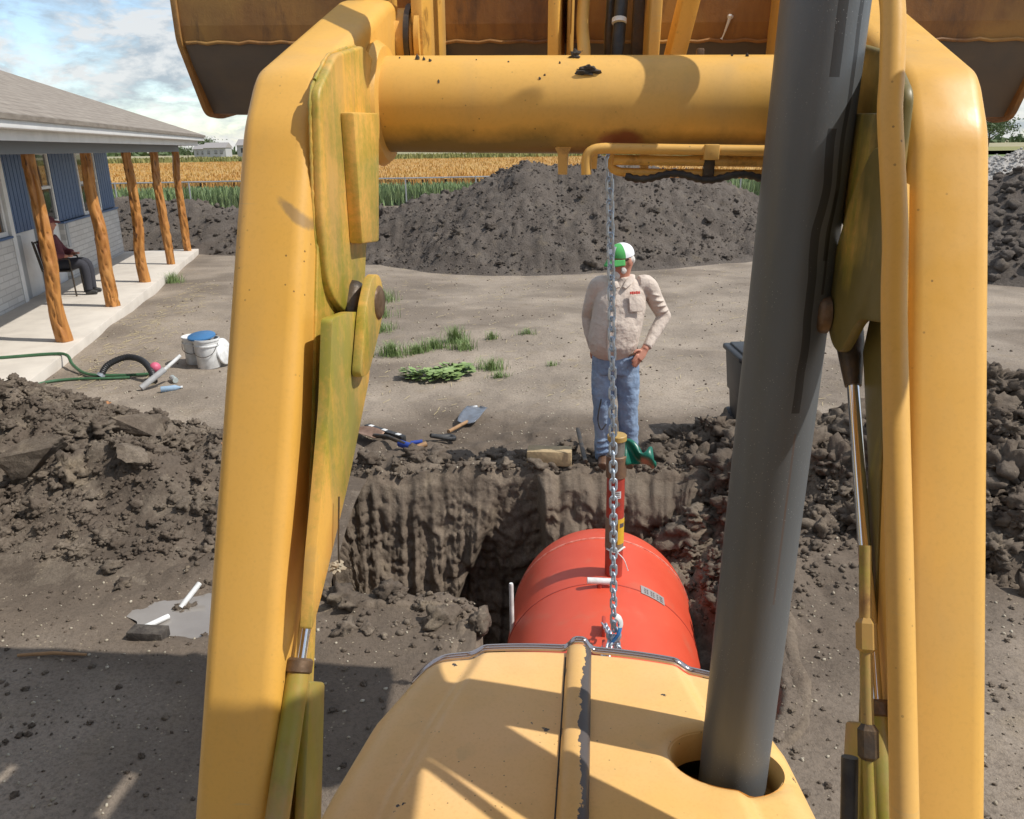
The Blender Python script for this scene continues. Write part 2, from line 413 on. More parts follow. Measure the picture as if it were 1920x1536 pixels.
gx = axis([(-1200, -200, 200), (-200, -40, 20), (-40, -12, 2), (-12, -5.2, 0.12), (-5.2, 4.8, 0.026), (4.8, 12, 0.12), (12, 40, 2), (40, 200, 20), (200, 1200, 200)])
gy = axis([(-300, -20, 40), (-20, 0, 2), (0, 2.2, 0.1), (2.2, 8.2, 0.026), (8.2, 14, 0.06), (14, 24, 0.2), (24, 60, 2), (60, 200, 14), (200, 2400, 220)])
GX, GY = np.meshgrid(gx, gy)
GZ = gbase(GX, GY)
bb = (GX > -1.8) & (GX < 2.0) & (GY > 2.2) & (GY < 6.2)
hole_in = np.zeros(GX.shape, bool); hole_in[bb] = inside(GX[bb], GY[bb], HP)
GZ[hole_in] = -1.75
gv = np.stack([GX, GY, GZ], -1).reshape(-1, 3)
ground = struct(obj('ground', (gv, grid_faces(len(gy), len(gx))), M_SOIL, ang=180))
at = ground.data.attributes.new('dry', 'FLOAT', 'POINT'); at.data.foreach_set('value', dryness(gv[:, 0], gv[:, 1]).astype(np.float32))
def gz(x, y): return float(gbase(np.array([x]), np.array([y]))[0])

# pit wall: a curtain round the hole, scored by the digging bucket's teeth
nP = len(HP); nv = 96
nxt = np.roll(HP, -8, 0)-np.roll(HP, 8, 0); nrm = np.stack([-nxt[:, 1], nxt[:, 0]], 1); nrm /= np.linalg.norm(nrm, axis=1)[:, None]
ctr = HP.mean(0)
area = np.sum(HP[:, 0]*np.roll(HP[:, 1], -1)-np.roll(HP[:, 0], -1)*HP[:, 1])
if area < 0: nrm = -nrm            # nrm now points inward
s_al = np.concatenate([[0], np.cumsum(np.linalg.norm(np.diff(HP, axis=0), axis=1))])
VW = []
for k in range(nv):
    q = k/(nv-1)
    if k < 9:
        a = k/8*math.pi/2; dep = -0.10*(1-math.sin(math.pi/2-a))*1.0; outw = 0.16*(1-math.sin(a))
    else:
        dep = -0.10-1.6*((k-8)/(nv-9)); outw = 0.0
    X = HP[:, 0]-nrm[:, 0]*outw; Y = HP[:, 1]-nrm[:, 1]*outw
    d = -dep
    back = sst(5.35, 5.8, HP[:, 1])
    g = np.abs(((s_al/0.135+0.22*d+0.75*vn(s_al*2.1, 0*s_al+d*0.35, s=77)) % 1.0)-0.5)*2       # teeth grooves
    gon = 0.35+0.65*sst(-0.5, 0.1, vn(np.floor(s_al/0.135+0.22*d)*7.3, 0*s_al+d*0.9, s=42)); groove = (sst(0.40, 0.55, g)*0.048*gon-0.012)*back*sst(0.08, 0.22, d)*sst(0.3, -0.1, HP[:, 0])*(0.5+0.5*sst(-0.3, 0.3, vn(s_al*1.5, 0*s_al+d*0.8+3, s=41)))
    rough = 0.05*fbm(s_al*1.6, d*1.6+0*s_al, o=3, s=51)+0.018*billow(s_al*13, d*11+0*s_al, o=4, s=52, g=0.66)+0.075*sst(0.2, 0.3, HP[:, 0])*billow(s_al*5, d*5+0*s_al, o=4, s=53)
    foot = 0.10*sst(1.0, 1.6, d)
    xw = HP[:, 0]+0.03*vn(0*s_al+d*6, s_al*2, s=90)
    prot = back*(sst(0.20, 0.28, xw)*sst(1.8, 1.45, HP[:, 0])*(0.20+0.50*d)+sst(0.05-0.42*d, -0.06-0.42*d, xw)*0.34*d)
    inw = (groove+rough*min(1, max(0.15, d*2.2))+foot+prot)*(1 if outw == 0 else 0.25)
    X = X+nrm[:, 0]*inw; Y = Y+nrm[:, 1]*inw
    Z = gbase(HP[:, 0]-nrm[:, 0]*outw, HP[:, 1]-nrm[:, 1]*outw)+dep+(0.012 if k > 0 else -0.03)+0.012*billow(s_al*6, 0*s_al+outw*20, o=2, s=61)*(k < 9)
    VW.append(np.stack([X, Y, Z], 1))
VW = np.array(VW); idx = np.arange(nv*nP).reshape(nv, nP)
fw = np.stack([idx[:-1], np.roll(idx, -1, 1)[:-1], np.roll(idx, -1, 1)[1:], idx[1:]], -1).reshape(-1, 4)
struct(obj('pit_wall', (VW.reshape(-1, 3), fw), M_WALL, smooth=False))

# ------------------------------------------------------------------ clods and pebbles
def clod_set(sub, k, seed, rugged=0.30):
    v, f = ico(sub); out = []
    for i in range(k):
        o = seed*13+i*7.7
        d = 1+rugged*billow(v[:, 0]*1.7+o, v[:, 1]*1.7, v[:, 2]*1.7, o=4, s=seed, g=0.6)+0.18*vn(v[:, 0]*0.9+o, v[:, 1]*0.9, v[:, 2]*0.9, s=seed+5)
        sc = np.array([1, rng.uniform(0.7, 1.0), rng.uniform(0.55, 0.85)])
        out.append((v*d[:, None]*sc, f))
    return out
C4 = clod_set(4, 7, 3, 0.42); C3 = clod_set(3, 8, 5, 0.40); C2 = clod_set(2, 8, 8); C1 = clod_set(1, 8, 9, 0.2)
def scatter(pts, sizes, sets, sink=0.25):
    Vs, Fs = [], []
    for (x, y, z), s in zip(pts, sizes):
        v, f = sets[rng.integers(len(sets))]
        a = rng.uniform(0, 6.283); c, q = math.cos(a), math.sin(a)
        b = rng.uniform(-0.5, 0.5); cb, sb = math.cos(b), math.sin(b)
        v2 = v@np.array([[c, -q, 0], [q, c, 0], [0, 0, 1]]).T@np.array([[1, 0, 0], [0, cb, -sb], [0, sb, cb]]).T
        Vs.append(v2*s+np.array([x, y, z+s*0.5*(1-2*sink)])); Fs.append(f)
    return tri_blob(Vs, Fs)
def seg_height(x, y, ridge):
    """height of a heap thrown along a ridge line [(x,y,h,slope)]"""
    best = np.full(np.shape(x), -9.0)
    for (x0, y0, h0, s0), (x1, y1, h1, s1) in zip(ridge[:-1], ridge[1:]):
        dx, dy = x1-x0, y1-y0; L2 = dx*dx+dy*dy
        t = np.clip(((x-x0)*dx+(y-y0)*dy)/L2, 0, 1)
        d = np.hypot(x-(x0+t*dx), y-(y0+t*dy))
        h = h0+(h1-h0)*t; s = s0+(s1-s0)*t
        k = h-s*(np.sqrt(d*d+0.09*h*h*0.3)-0.0)
        best = np.maximum(best, k)
    return best
def heap(name, label, xr, yr, step, ridge, mt, big=0.08, bf=1.0, fine=0.03, ff=5.0, seed=1, floor=-0.12, wlo=-0.05):
    x = np.arange(xr[0], xr[1]+step, step); y = np.arange(yr[0], yr[1]+step, step); X, Y = np.meshgrid(x, y)
    def hf(X, Y):
        k = seg_height(X, Y, ridge)
        w = sst(wlo, wlo+0.3, k)
        return k+w*(big*fbm(X*bf, Y*bf, o=3, s=seed)+fine*billow(X*ff, Y*ff, o=5, s=seed+3, g=0.58))
    Z = hf(X, Y)
    idx = np.arange(X.size).reshape(X.shape)
    F = grid_faces(*X.shape)
    keep = (Z.reshape(-1)[F].max(1) > floor)
    F = F[keep]; used = np.unique(F); mp = -np.ones(X.size, int); mp[used] = np.arange(len(used))
    V = np.stack([X, Y, Z], -1).reshape(-1, 3)[used]
    root = thing(name, label, 'dirt pile', (ridge[0][0], ridge[0][1], 0))
    obj('soil', (V, mp[F]), mt, root, ang=180)
    return root, hf
def clods_on(root, hf, n, xr, yr, smin, smax, sets, mt, zmin=0.02, power=2.5, sink=0.3, ground_ok=False, mask=None):
    x = rng.uniform(*xr, n*3); y = rng.uniform(*yr, n*3); z = hf(x, y)
    k = (z > zmin)
    if mask is not None: k &= mask(x, y)
    x, y, z = x[k][:n], y[k][:n], z[k][:n]
    s = smin+(smax-smin)*rng.random(len(x))**power
    o = obj('clods', scatter(np.stack([x, y, z], 1), s, sets, sink), mt, root, smooth=False)
    return stuff(o)

# right heap of fresh clods beside the pit
rr, rh = heap('clod_heap', 'heap of big broken brown clods right of the open pit', (0.9, 5.4), (2.6, 7.0), 0.028,
              [(1.75, 6.35, 0.16, 0.55), (2.15, 5.95, 0.34, 0.62), (2.75, 5.45, 0.52, 0.62), (3.7, 5.5, 0.95, 0.62), (5.2, 5.2, 1.05, 0.62)], M_CLAY,
              big=0.13, bf=1.6, fine=0.055, ff=5.2, seed=4, floor=-0.9, wlo=-1.2)
clods_on(rr, rh, 380, (1.25, 4.6), (3.2, 6.6), 0.05, 0.19, C4, M_CLAY, zmin=-0.35, power=1.8)
clods_on(rr, rh, 1500, (1.1, 4.8), (3.0, 6.8), 0.015, 0.07, C3, M_CLAY, zmin=-0.5, power=1.6)
clods_on(rr, rh, 4500, (1.1, 4.8), (2.9, 6.9), 0.008, 0.028, C1, M_CLAY, zmin=-0.5, power=1.3)
# left spread of diggings
lr, lh = heap('spoil_spread', 'low churned spread of cracked soil left of the pit, in front of the porch', (-5.4, -1.2), (3.9, 8.4), 0.03,
              [(-5.3, 7.0, 0.50, 0.34), (-4.5, 6.6, 0.42, 0.32), (-3.5, 6.0, 0.38, 0.30), (-2.6, 5.6, 0.33, 0.28), (-1.9, 5.5, 0.20, 0.26)], M_CLAY,
              big=0.13, bf=1.5, fine=0.05, ff=3.6, seed=14)
clods_on(lr, lh, 110, (-5.2, -1.5), (4.3, 7.8), 0.04, 0.13, C4, M_CLAY, power=2.6, sink=0.3)
clods_on(lr, lh, 1300, (-5.3, -1.3), (4.2, 8.0), 0.015, 0.06, C3, M_CLAY, power=2.0)
clods_on(lr, lh, 5000, (-5.3, -1.3), (4.1, 8.1), 0.006, 0.022, C1, M_CLAY, power=1.4)
# mound at the back of the yard
br, bh = heap('soil_mound', 'long tall mound of dark soil behind the standing man', (-5.5, 9.5), (15.5, 26), 0.06,
              [(-3.6, 20.6, 1.0, 0.55), (-2.1, 20.4, 1.45, 0.62), (-0.4, 20.0, 2.05, 0.66), (0.5, 20.0, 2.5, 0.68), (2.2, 20.2, 2.28, 0.66), (4.6, 21.3, 1.95, 0.62), (6.3, 23.0, 1.35, 0.6), (7.6, 24.2, 0.5, 0.6)], M_MOUND,
              big=0.20, bf=0.8, fine=0.055, ff=6.3, seed=24)
clods_on(br, bh, 350, (-5, 8.5), (16, 22), 0.03, 0.13, C3, M_MOUND, power=3.2, zmin=0.04)
clods_on(br, bh, 5000, (-5, 8.5), (16, 22), 0.012, 0.04, C1, M_MOUND, power=1.5, zmin=0.02)
er, eh = heap('soil_berm', 'low dark soil berm behind the far end of the porch', (-14, -3.0), (19.5, 26), 0.085,
              [(-13.5, 23.4, 1.25, 0.62), (-11, 23.2, 1.32, 0.6), (-8.6, 22.8, 1.22, 0.6), (-6.6, 22.2, 1.28, 0.58), (-4.4, 21.4, 1.0, 0.55)], M_MOUND,
              big=0.14, bf=0.9, fine=0.05, ff=5.6, seed=34)
clods_on(er, eh, 900, (-13, -3.2), (20, 24), 0.02, 0.09, C2, M_MOUND, power=2.2)
fr, fh = heap('side_mound', 'dark soil mound at the right edge beside the pale gravel', (6.5, 15.5), (12.5, 22), 0.085,
              [(9.6, 17.3, 1.1, 0.62), (10.8, 17.2, 2.05, 0.66), (13.5, 17.0, 2.7, 0.66)], M_MOUND, big=0.16, bf=0.9, fine=0.06, ff=5.6, seed=44)
clods_on(fr, fh, 900, (7.5, 13), (13.5, 18), 0.03, 0.14, C2, M_MOUND, power=2.2)
pr, ph = heap('gravel_pile', 'pale gravel pile behind the dark mound at the right edge', (9.5, 20), (19.5, 29), 0.10,
              [(12.8, 24, 1.3, 0.6), (14.5, 24, 2.35, 0.6), (17.5, 24, 2.7, 0.6)], M_GRAV, big=0.08, fine=0.05, seed=54)
clods_on(pr, ph, 2600, (10, 16.5), (20, 24.5), 0.02, 0.07, C1, M_GRAV, power=1.3)
# loose crumbs on the open ground
def loose(name, label, n, xr, yr, smin, smax, sets, mt, mask=None, power=2.0):
    x = rng.uniform(*xr, n*2); y = rng.uniform(*yr, n*2)
    k = ~inside(x, y, HP)
    if mask is not None: k &= mask(x, y)
    x, y = x[k][:n], y[k][:n]; z = gbase(x, y); s = smin+(smax-smin)*rng.random(len(x))**power
    o = obj(name, scatter(np.stack([x, y, z], 1), s, sets, 0.25), mt, smooth=False); stuff(o); o['label'] = label; o['category'] = 'soil crumbs'
    return o
rimd = lambda x, y: np.exp(-((np.sqrt(((x-0.1)/1.75)**2+((y-5.05)/1.0)**2)-1.05)/0.28)**2) > rng.random(len(x))
loose('rim_clods', 'broken clods scattered along the rim of the pit', 700, (-2.6, 2.4), (3.6, 7.6), 0.02, 0.10, C3, M_CLAY, rimd, 2.4)
loose('rim_crumbs', 'small soil crumbs round the pit', 5500, (-2.8, 2.8), (3.4, 7.8), 0.006, 0.03, C1, M_CLAY, rimd, 1.8)
loose('yard_crumbs', 'dry soil crumbs over the trodden yard', 1100, (-6, 7), (6, 16), 0.005, 0.022, C1, M_SOIL, None, 2.5)
loose('near_crumbs', 'soil crumbs on the ground beside the machine', 1500, (-3.6, 3.4), (2.2, 4.3), 0.004, 0.018, C3, M_CLAY, None, 3.0)
loose('pebbles', 'pale pebbles lying scattered over the soil', 3800, (-4.5, 4.5), (2.2, 9.5), 0.004, 0.013, C1, M_PEB, None, 2.0)
loose('far_pebbles', 'pale pebbles on the far yard', 700, (-7, 8), (9.5, 19), 0.008, 0.022, C1, M_PEB, None, 2.0)
for i, (x, y, s, lab) in enumerate([(4.35, 19.1, 0.20, 'lone dark clod on bare ground right of the man, below the mound'), (1.75, 16.9, 0.19, 'lone dark clod on the ground just left of the man\'s head')]):
    tag(obj('soil_lump', scatter([(x, y, gz(x, y))], [s*1.6], C4, 0.3), M_MOUND, ang=180), lab, 'clod')
for i, (x, y, s, lab) in enumerate([(-3.55, 5.55, 0.26, 'big split slab of clay in the left soil spread'), (-3.05, 6.15, 0.22, 'upturned dark clay slab at the middle of the left spread'), (-2.75, 5.35, 0.17, 'flat dark clay slab nearest the yellow arm in the left spread')]):
    bm = bmesh.new()
    for q in range(16):
        d_ = Vector(rng.normal(0, 1, 3)).normalized(); bm.verts.new((d_.x*s*1.1, d_.y*s*0.75, max(-0.3, min(0.34, d_.z))*s))
    bmesh.ops.convex_hull(bm, input=bm.verts); bmesh.ops.delete(bm, geom=[v_ for v_ in bm.verts if not v_.link_faces], context='VERTS'); bmesh.ops.triangulate(bm, faces=bm.faces); bmesh.ops.subdivide_edges(bm, edges=bm.edges, cuts=5, use_grid_fill=True)
    v = np.array([v_.co[:] for v_ in bm.verts]); bm.verts.index_update(); f = [tuple(v_.index for v_ in q.verts) for q in bm.faces]; bm.free()
    v = v*(1+0.06*billow(v[:, 0]*14+i, v[:, 1]*14, v[:, 2]*14, o=3, s=9))[:, None]
    tlt = np.array(Matrix.Rotation(0.35-0.3*i, 3, 'X') @ Matrix.Rotation(0.3*i-0.2, 3, 'Y'))
    tag(obj('clay_slab', (v@tlt.T+np.array([x, y, float(lh(np.array([x]), np.array([y]))[0])+0.05]), f), M_CLAY, smooth=False), lab, 'clod')
# puddle
th = np.linspace(0, 2*math.pi, 61)[:-1]
pr_ = 1+0.16*np.sin(th*3+1)+0.1*np.sin(th*5)
M_PUD = mat('muddy_water', (0.27, 0.245, 0.22), 0.10, spec=0.6, col2=(0.23, 0.205, 0.18), scale=3)
puv = [(-1.78, 4.0, gz(-2.6, 3.7)-0.032)]+[(-1.74+0.56*r*math.cos(a), 4.0+0.28*r*math.sin(a), gz(-2.6, 3.7)-0.032) for a, r in zip(th, pr_)]
struct(obj('puddle', (puv, [(0, 1+i, 1+(i+1) % 60) for i in range(60)]), M_PUD, smooth=False))
# E2
# ================================================================== backhoe loader
MYAW, MRHO = R_(6.2), R_(1.3)
loader = thing('backhoe_loader', 'yellow backhoe loader with raised front bucket, hood and exhaust stack seen from its seat', 'loader')
loader.matrix_world = Matrix.Translation((0, 0, CAMH)) @ Matrix.Rotation(-MYAW, 4, 'Z') @ Matrix.Rotation(MRHO, 4, 'Y') @ Matrix.Translation((0, 0, -CAMH))
MW = loader.matrix_world.copy()
Q = 0.95
def A(y, z): return (y*Q, 2.5+(z-2.5)*Q)
def AP(poly): return [A(y, z) for y, z in poly]
def A3(x, y, z): return (x*Q, y*Q, 2.5+(z-2.5)*Q)
def part(name, vf, m, parent=None, **k): return obj(name, vf, m, parent or loader, local=True, **k)
def rounded(poly, r, k=5):
    """round the corners of a polygon"""
    out = []; n = len(poly)
    for i in range(n):
        p = Vector(poly[i]); a = Vector(poly[i-1]); b = Vector(poly[(i+1) % n])
        ra = r[i] if hasattr(r, '__len__') else r
        da, db = (a-p), (b-p); q = min(ra, da.length*0.48, db.length*0.48)
        if q < 1e-4: out.append(tuple(p)); continue
        p0, p1 = p+da.normalized()*q, p+db.normalized()*q
        for j in range(k+1):
            t = j/k; out.append(tuple(p0*(1-t)**2+p*2*t*(1-t)+p1*t*t))
    return out
# side outline of one arm (y, z)
ARM = [(0.40, -0.05), (1.455, 2.53), (1.53, 2.625), (2.08, 2.83), (2.22, 2.83), (2.26, 2.70), (2.20, 2.60), (1.92, 2.47), (1.78, 2.36), (1.66, 2.20), (1.50, 2.12), (1.40, 1.98), (0.72, -0.10)]
def scuff_mat():
    m = paint('left_arm_paint', dirt=0.3); t = m.node_tree; b = t.nodes['Principled BSDF']; src = b.inputs['Base Color'].links[0].from_socket
    v = mapping(t); sp = N(t, 'ShaderNodeSeparateXYZ'); t.links.new(v, sp.inputs[0])
    X = mth(t, 'SUBTRACT', sp.outputs['X'], -0.500); Z = mth(t, 'SUBTRACT', sp.outputs['Z'], 2.385)
    a = mth(t, 'ADD', mth(t, 'MULTIPLY', X, 0.76), mth(t, 'MULTIPLY', Z, -0.65)); c_ = mth(t, 'ADD', mth(t, 'MULTIPLY', X, 0.65), mth(t, 'MULTIPLY', Z, 0.76))
    r = mth(t, 'ADD', mth(t, 'POWER', mth(t, 'DIVIDE', a, 0.040), 2.0), mth(t, 'POWER', mth(t, 'DIVIDE', c_, 0.009), 2.0))
    k = ramp(t, mth(t, 'ADD', r, mth(t, 'MULTIPLY', noise(t, mapping(t, (1, 1, 1)), 70, 5, 0.7), 1.4)), 2.1, 1.2)
    c = mixc(t, mth(t, 'MULTIPLY', k, 0.75), src, (0.30, 0.20, 0.10)); t.links.new(c, b.inputs['Base Color']); return m
ARM_R = ARM[:6]+[(2.20, 2.62), (1.95, 2.52), (1.70, 2.46), (1.56, 2.34), (1.47, 2.16), (1.39, 1.98), (0.72, -0.10)]
for sd in (-1, 1):
    M_ALG = M_ALGL if sd < 0 else M_ALGR_SHADE
    arm = part('loader_arm', prism(rounded(AP(ARM if sd < 0 else ARM_R), [0, 0.03, 0.03, 0.05, 0.06, 0.06, 0.05, 0.04, 0.05, 0.06, 0.05, 0.05, 0]), sd*0.505*Q, sd*0.64*Q), M_YEL, bev=(0.026, 4), ang=50)
    if sd < 0: arm['label'] = 'left yellow loader arm with a scraped mark'; arm.data.materials[0] = scuff_mat()
    # inner reinforcement plate with algae, the right one also darkened as shade
    gp = [(1.450, 2.585), (1.425, 2.37), (1.435, 2.24), (1.50, 2.19), (1.61, 2.150), (1.665, 2.19), (1.70, 2.30), (1.78, 2.30), (1.86, 2.66), (1.75, 2.69), (1.56, 2.655)]
    if sd > 0: gp = [(1.450, 2.585), (1.425, 2.37), (1.435, 2.24), (1.46, 2.20), (1.50, 2.22), (1.55, 2.32), (1.60, 2.40), (1.66, 2.44), (1.78, 2.52), (1.75, 2.69), (1.56, 2.655)]
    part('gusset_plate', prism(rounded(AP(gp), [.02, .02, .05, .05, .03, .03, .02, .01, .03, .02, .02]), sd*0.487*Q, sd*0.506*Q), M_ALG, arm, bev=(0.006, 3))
    gpr = rounded(AP(gp), 0.03); wbp = []
    for a_, b_ in zip(gpr, gpr[1:]+gpr[:1]):
        k_ = max(1, int(math.hypot(b_[0]-a_[0], b_[1]-a_[1])/0.006))
        wbp += [(sd*0.5055*Q, a_[0]+(b_[0]-a_[0])*q_/k_, a_[1]+(b_[1]-a_[1])*q_/k_) for q_ in range(k_)]
    if sd < 0: part('weld_bead', tube(wbp, [0.0030+0.0006*math.sin(i_*1.9)+random.uniform(-0.0004, 0.0004) for i_ in range(len(wbp))], 8), M_ALG, arm)
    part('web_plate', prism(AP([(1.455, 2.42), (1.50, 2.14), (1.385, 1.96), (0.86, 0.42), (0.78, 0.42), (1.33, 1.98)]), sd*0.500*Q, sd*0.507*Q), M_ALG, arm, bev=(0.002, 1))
    # stop pad
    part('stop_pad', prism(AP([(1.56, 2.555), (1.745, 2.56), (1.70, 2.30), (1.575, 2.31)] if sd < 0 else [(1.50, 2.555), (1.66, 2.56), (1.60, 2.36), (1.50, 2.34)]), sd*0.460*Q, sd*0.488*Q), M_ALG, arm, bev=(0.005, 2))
    # boss plate that carries the lift-cylinder pin
    if sd < 0:
        bp_ = [(1.33, 2.21), (1.44, 2.20), (1.49, 2.19), (1.55, 2.12), (1.548, 2.05), (1.37, 1.889), (1.20, 1.765), (1.157, 1.735), (1.12, 1.718), (1.165, 1.83), (1.228, 1.95), (1.285, 2.066)]
        rdl = [.01, .03, .02, .03, .03, .03, .03, .02, .01, .03, .03, .03]
        part('lug_plate', prism(rounded(AP([(1.43, 2.12), (1.47, 2.20), (1.53, 2.255), (1.585, 2.250), (1.612, 2.20), (1.58, 2.15), (1.47, 2.07), (1.41, 2.08)]), 0.025), -0.430*Q, -0.448*Q), M_ALG, arm, bev=(0.004, 2))
    else:
        bp_ = [(1.36, 2.50), (1.45, 2.50), (1.53, 2.42), (1.58, 2.32), (1.612, 2.26), (1.60, 2.195), (1.53, 2.145), (1.475, 2.14), (1.435, 2.18), (1.40, 2.22), (1.28, 2.24), (1.30, 2.40)]
        rdl = [.02, .02, .03, .03, .03, .03, .03, .02, .03, .03, .01, .02]
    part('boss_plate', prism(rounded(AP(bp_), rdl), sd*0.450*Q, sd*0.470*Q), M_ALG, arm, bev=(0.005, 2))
    pm = Matrix.Rotation(sd*math.pi/2, 3, 'Y')
    pn = part('pin', lathe([(0.001, 0.0), (0.026, 0.0), (0.032, 0.004), (0.034, 0.010), (0.034, 0.022)], 24, A3(sd*0.424, 1.565, 2.195), pm), M_PIN, arm, ang=40)
    # weld collar at the torque tube
    part('tube_collar', lathe([(0.098*Q, 0), (0.128*Q, 0), (0.134*Q, 0.012), (0.122*Q, 0.028), (0.100*Q, 0.032)], 40, A3(sd*0.508, 1.9, 2.583), Matrix.Rotation(-sd*math.pi/2, 3, 'Y')), M_TUBE, arm)
    # arm-end boss and bucket hinge
    eb = Matrix.Rotation(math.pi/2, 3, 'Y')
    part('hinge_boss', lathe([(0.02, -0.075), (0.066, -0.075), (0.072, -0.065), (0.072, 0.065), (0.066, 0.075), (0.02, 0.075)], 24, A3(sd*0.545, 2.17, 2.745), eb), M_LINK, arm)
    for ox in (0.452, 0.478):
        part('shim_washer', lathe([(0.02, -0.006), (0.082, -0.006), (0.082, 0.006), (0.02, 0.006)], 24, A3(sd*ox, 2.17, 2.745), eb), M_LINK if ox < 0.46 else M_DKMET, arm)
    # lift cylinder
    P, Qb = Vector(A3(sd*0.485, 1.56, 2.19)), Vector(A3(sd*0.487, 1.135, 1.615)); d = (Qb-P).normalized()
    cyl = part('lift_cylinder', tube([Qb-d*0.02, Qb, Qb+d*0.9], [0.017, 0.019, 0.019], 24), M_GUARD)
    part('rod', tube([P+d*0.05, Qb], 0.0105, 20), M_CHROME, cyl)
    part('gland', tube([Qb-d*0.03, Qb-d*0.026, Qb-d*0.008, Qb-d*0.004], [0.017, 0.022, 0.022, 0.017], 24), M_PIN, cyl)
    part('rod_clevis', tube([P-d*0.045, P-d*0.03, P+d*0.05, P+d*0.10, P+d*0.13], [0.015, 0.024, 0.024, 0.018, 0.014], 16), M_DKMET, cyl)
    # folded guard beside the cylinder
    g0 = A3(sd*0.44, 1.215, 1.47)
    part('cylinder_guard', prism(AP([(1.145, 1.60), (1.215, 1.545), (1.03, 0.90), (0.90, 0.90)]), sd*0.468*Q, sd*0.488*Q), M_GUARD, cyl, bev=(0.006, 2))

# torque tube with its stains
def tube_mat():
    m = paint('torque_tube_paint', dirt=0.35, rust=0.12); t = m.node_tree; b = t.nodes['Principled BSDF']
    src = b.inputs['Base Color'].links[0].from_socket
    g = N(t, 'ShaderNodeNewGeometry'); v = mapping(t)
    sp = N(t, 'ShaderNodeSeparateXYZ'); t.links.new(v, sp.inputs[0])
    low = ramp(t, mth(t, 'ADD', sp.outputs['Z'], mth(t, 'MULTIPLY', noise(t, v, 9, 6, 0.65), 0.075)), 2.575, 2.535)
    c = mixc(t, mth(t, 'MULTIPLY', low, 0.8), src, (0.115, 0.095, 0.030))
    ex = mth(t, 'POWER', mth(t, 'DIVIDE', mth(t, 'SUBTRACT', sp.outputs['X'], 0.045), 0.05), 2.0)
    ez = mth(t, 'POWER', mth(t, 'DIVIDE', mth(t, 'SUBTRACT', sp.outputs['Z'], 2.505), 0.028), 2.0)
    rd = ramp(t, mth(t, 'ADD', mth(t, 'ADD', ex, ez), mth(t, 'MULTIPLY', noise(t, v, 30, 5), 1.2)), 1.7, 1.0)
    c = mixc(t, mth(t, 'MULTIPLY', rd, 0.75), c, (0.26, 0.045, 0.028))
    t.links.new(c, b.inputs['Base Color']); return m
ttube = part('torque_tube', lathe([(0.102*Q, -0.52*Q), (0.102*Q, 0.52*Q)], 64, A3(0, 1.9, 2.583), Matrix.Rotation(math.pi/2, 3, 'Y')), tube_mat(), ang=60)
def ontube(x, ang, dr=0.0):      # a point on the torque tube; ang 0 = facing the seat, 90 = top
    c = A3(x, 1.9, 2.583); r = 0.102*Q+dr
    return (c[0], c[1]-r*math.cos(R_(ang)), c[2]+r*math.sin(R_(ang)))
for x, a, s, sh in ((-0.060, 68, 0.011, (0.9, 0.8, 1.2)), (-0.030, 38, 0.017, (1.3, 0.55, 0.75)), (-0.03, 43, 0.010, (1.2, 0.7, 0.9))):
    v, f = C3[random.randrange(8)]
    part('mud_splat', (v*s*np.array(sh)+np.array(ontube(x, a, 0.001)), f), M_MUD, ttube)
for x, a, L in ((-0.40, 62, 0.012), (-0.385, 60, 0.008), (-0.37, 57, 0.009), (-0.44, 66, 0.006), (-0.345, 24, 0.007), (-0.12, 33, 0.006), (-0.13, 28, 0.007), (-0.20, 55, 0.005), (0.30, 70, 0.008), (0.27, 72, 0.007), (-0.09, 52, 0.006), (-0.27, 60, 0.004)):
    v, f = C2[random.randrange(8)]
    part('dirt_fleck', (v*np.array([0.35, 0.25, 0.8])*L+np.array(ontube(x, a, 0.0)), f), M_MUD, ttube)
def bracket(x, w, h, wtop):
    y, z = A(1.86, 2.49); z += 0.012
    pts = [(-wtop, 0), (wtop, 0), (w*1.2, -h*0.35), (w, -h), (-w, -h), (-w*1.2, -h*0.35)]
    V = [(x+a, y-0.012, z+b) for a, b in pts]+[(x+a, y+0.03, z+b) for a, b in pts]; n = 6
    return V, [tuple(range(n)), tuple(reversed(range(n, 2*n)))]+[((i+1) % n, i, n+i, n+(i+1) % n) for i in range(n)]
for x, w, h, wt in ((-0.075, 0.009, 0.062, 0.020), (-0.012, 0.008, 0.05, 0.016), (0.095, 0.008, 0.055, 0.012)):
    part('hanger_bracket', bracket(x, w, h, wt), M_LINK, ttube, smooth=False)
yb, zb = A(1.80, 2.492)
hp = part('cross_pipe', tube(bez([(-0.024, yb, zb-0.050), (-0.025, yb, zb-0.022), (-0.018, yb, zb-0.006), (0.004, yb, zb+0.001), (0.06, yb, zb+0.001), (0.2, yb, zb), (0.44, yb, zb-0.001)], 5), 0.0105, 14), M_PIPE, ttube)
part('cross_pipe', tube([(0.03, yb+0.02, zb-0.021), (0.44, yb+0.02, zb-0.022)], 0.0105, 12), M_LINK, ttube)
part('cross_pipe', tube(bez([(0.032, yb+0.03, zb-0.01), (0.028, yb+0.03, zb-0.026), (0.036, yb+0.03, zb-0.042), (0.10, yb+0.03, zb-0.046), (0.44, yb+0.03, zb-0.046)], 4), 0.009, 12), M_LINK, ttube)
part('pipe_clamp', box((0.2225, yb-0.002, zb-0.004), (0.030, 0.026, 0.030)), M_LINK, ttube, bev=(0.003, 2))
part('pipe_clamp', box((0.2225, yb+0.018, zb-0.035), (0.022, 0.02, 0.04)), M_DKMET, ttube, bev=(0.003, 2))
hs = []
for i in range(52):
    x = 0.055+i*0.0076; hs.append((x, yb+0.006, zb-0.052-0.006*math.sin(i*0.12*3.0)))
part('braided_hose', tube(hs, [0.0085 if i % 2 else 0.0062 for i in range(52)], 10), M_BLACK, ttube)

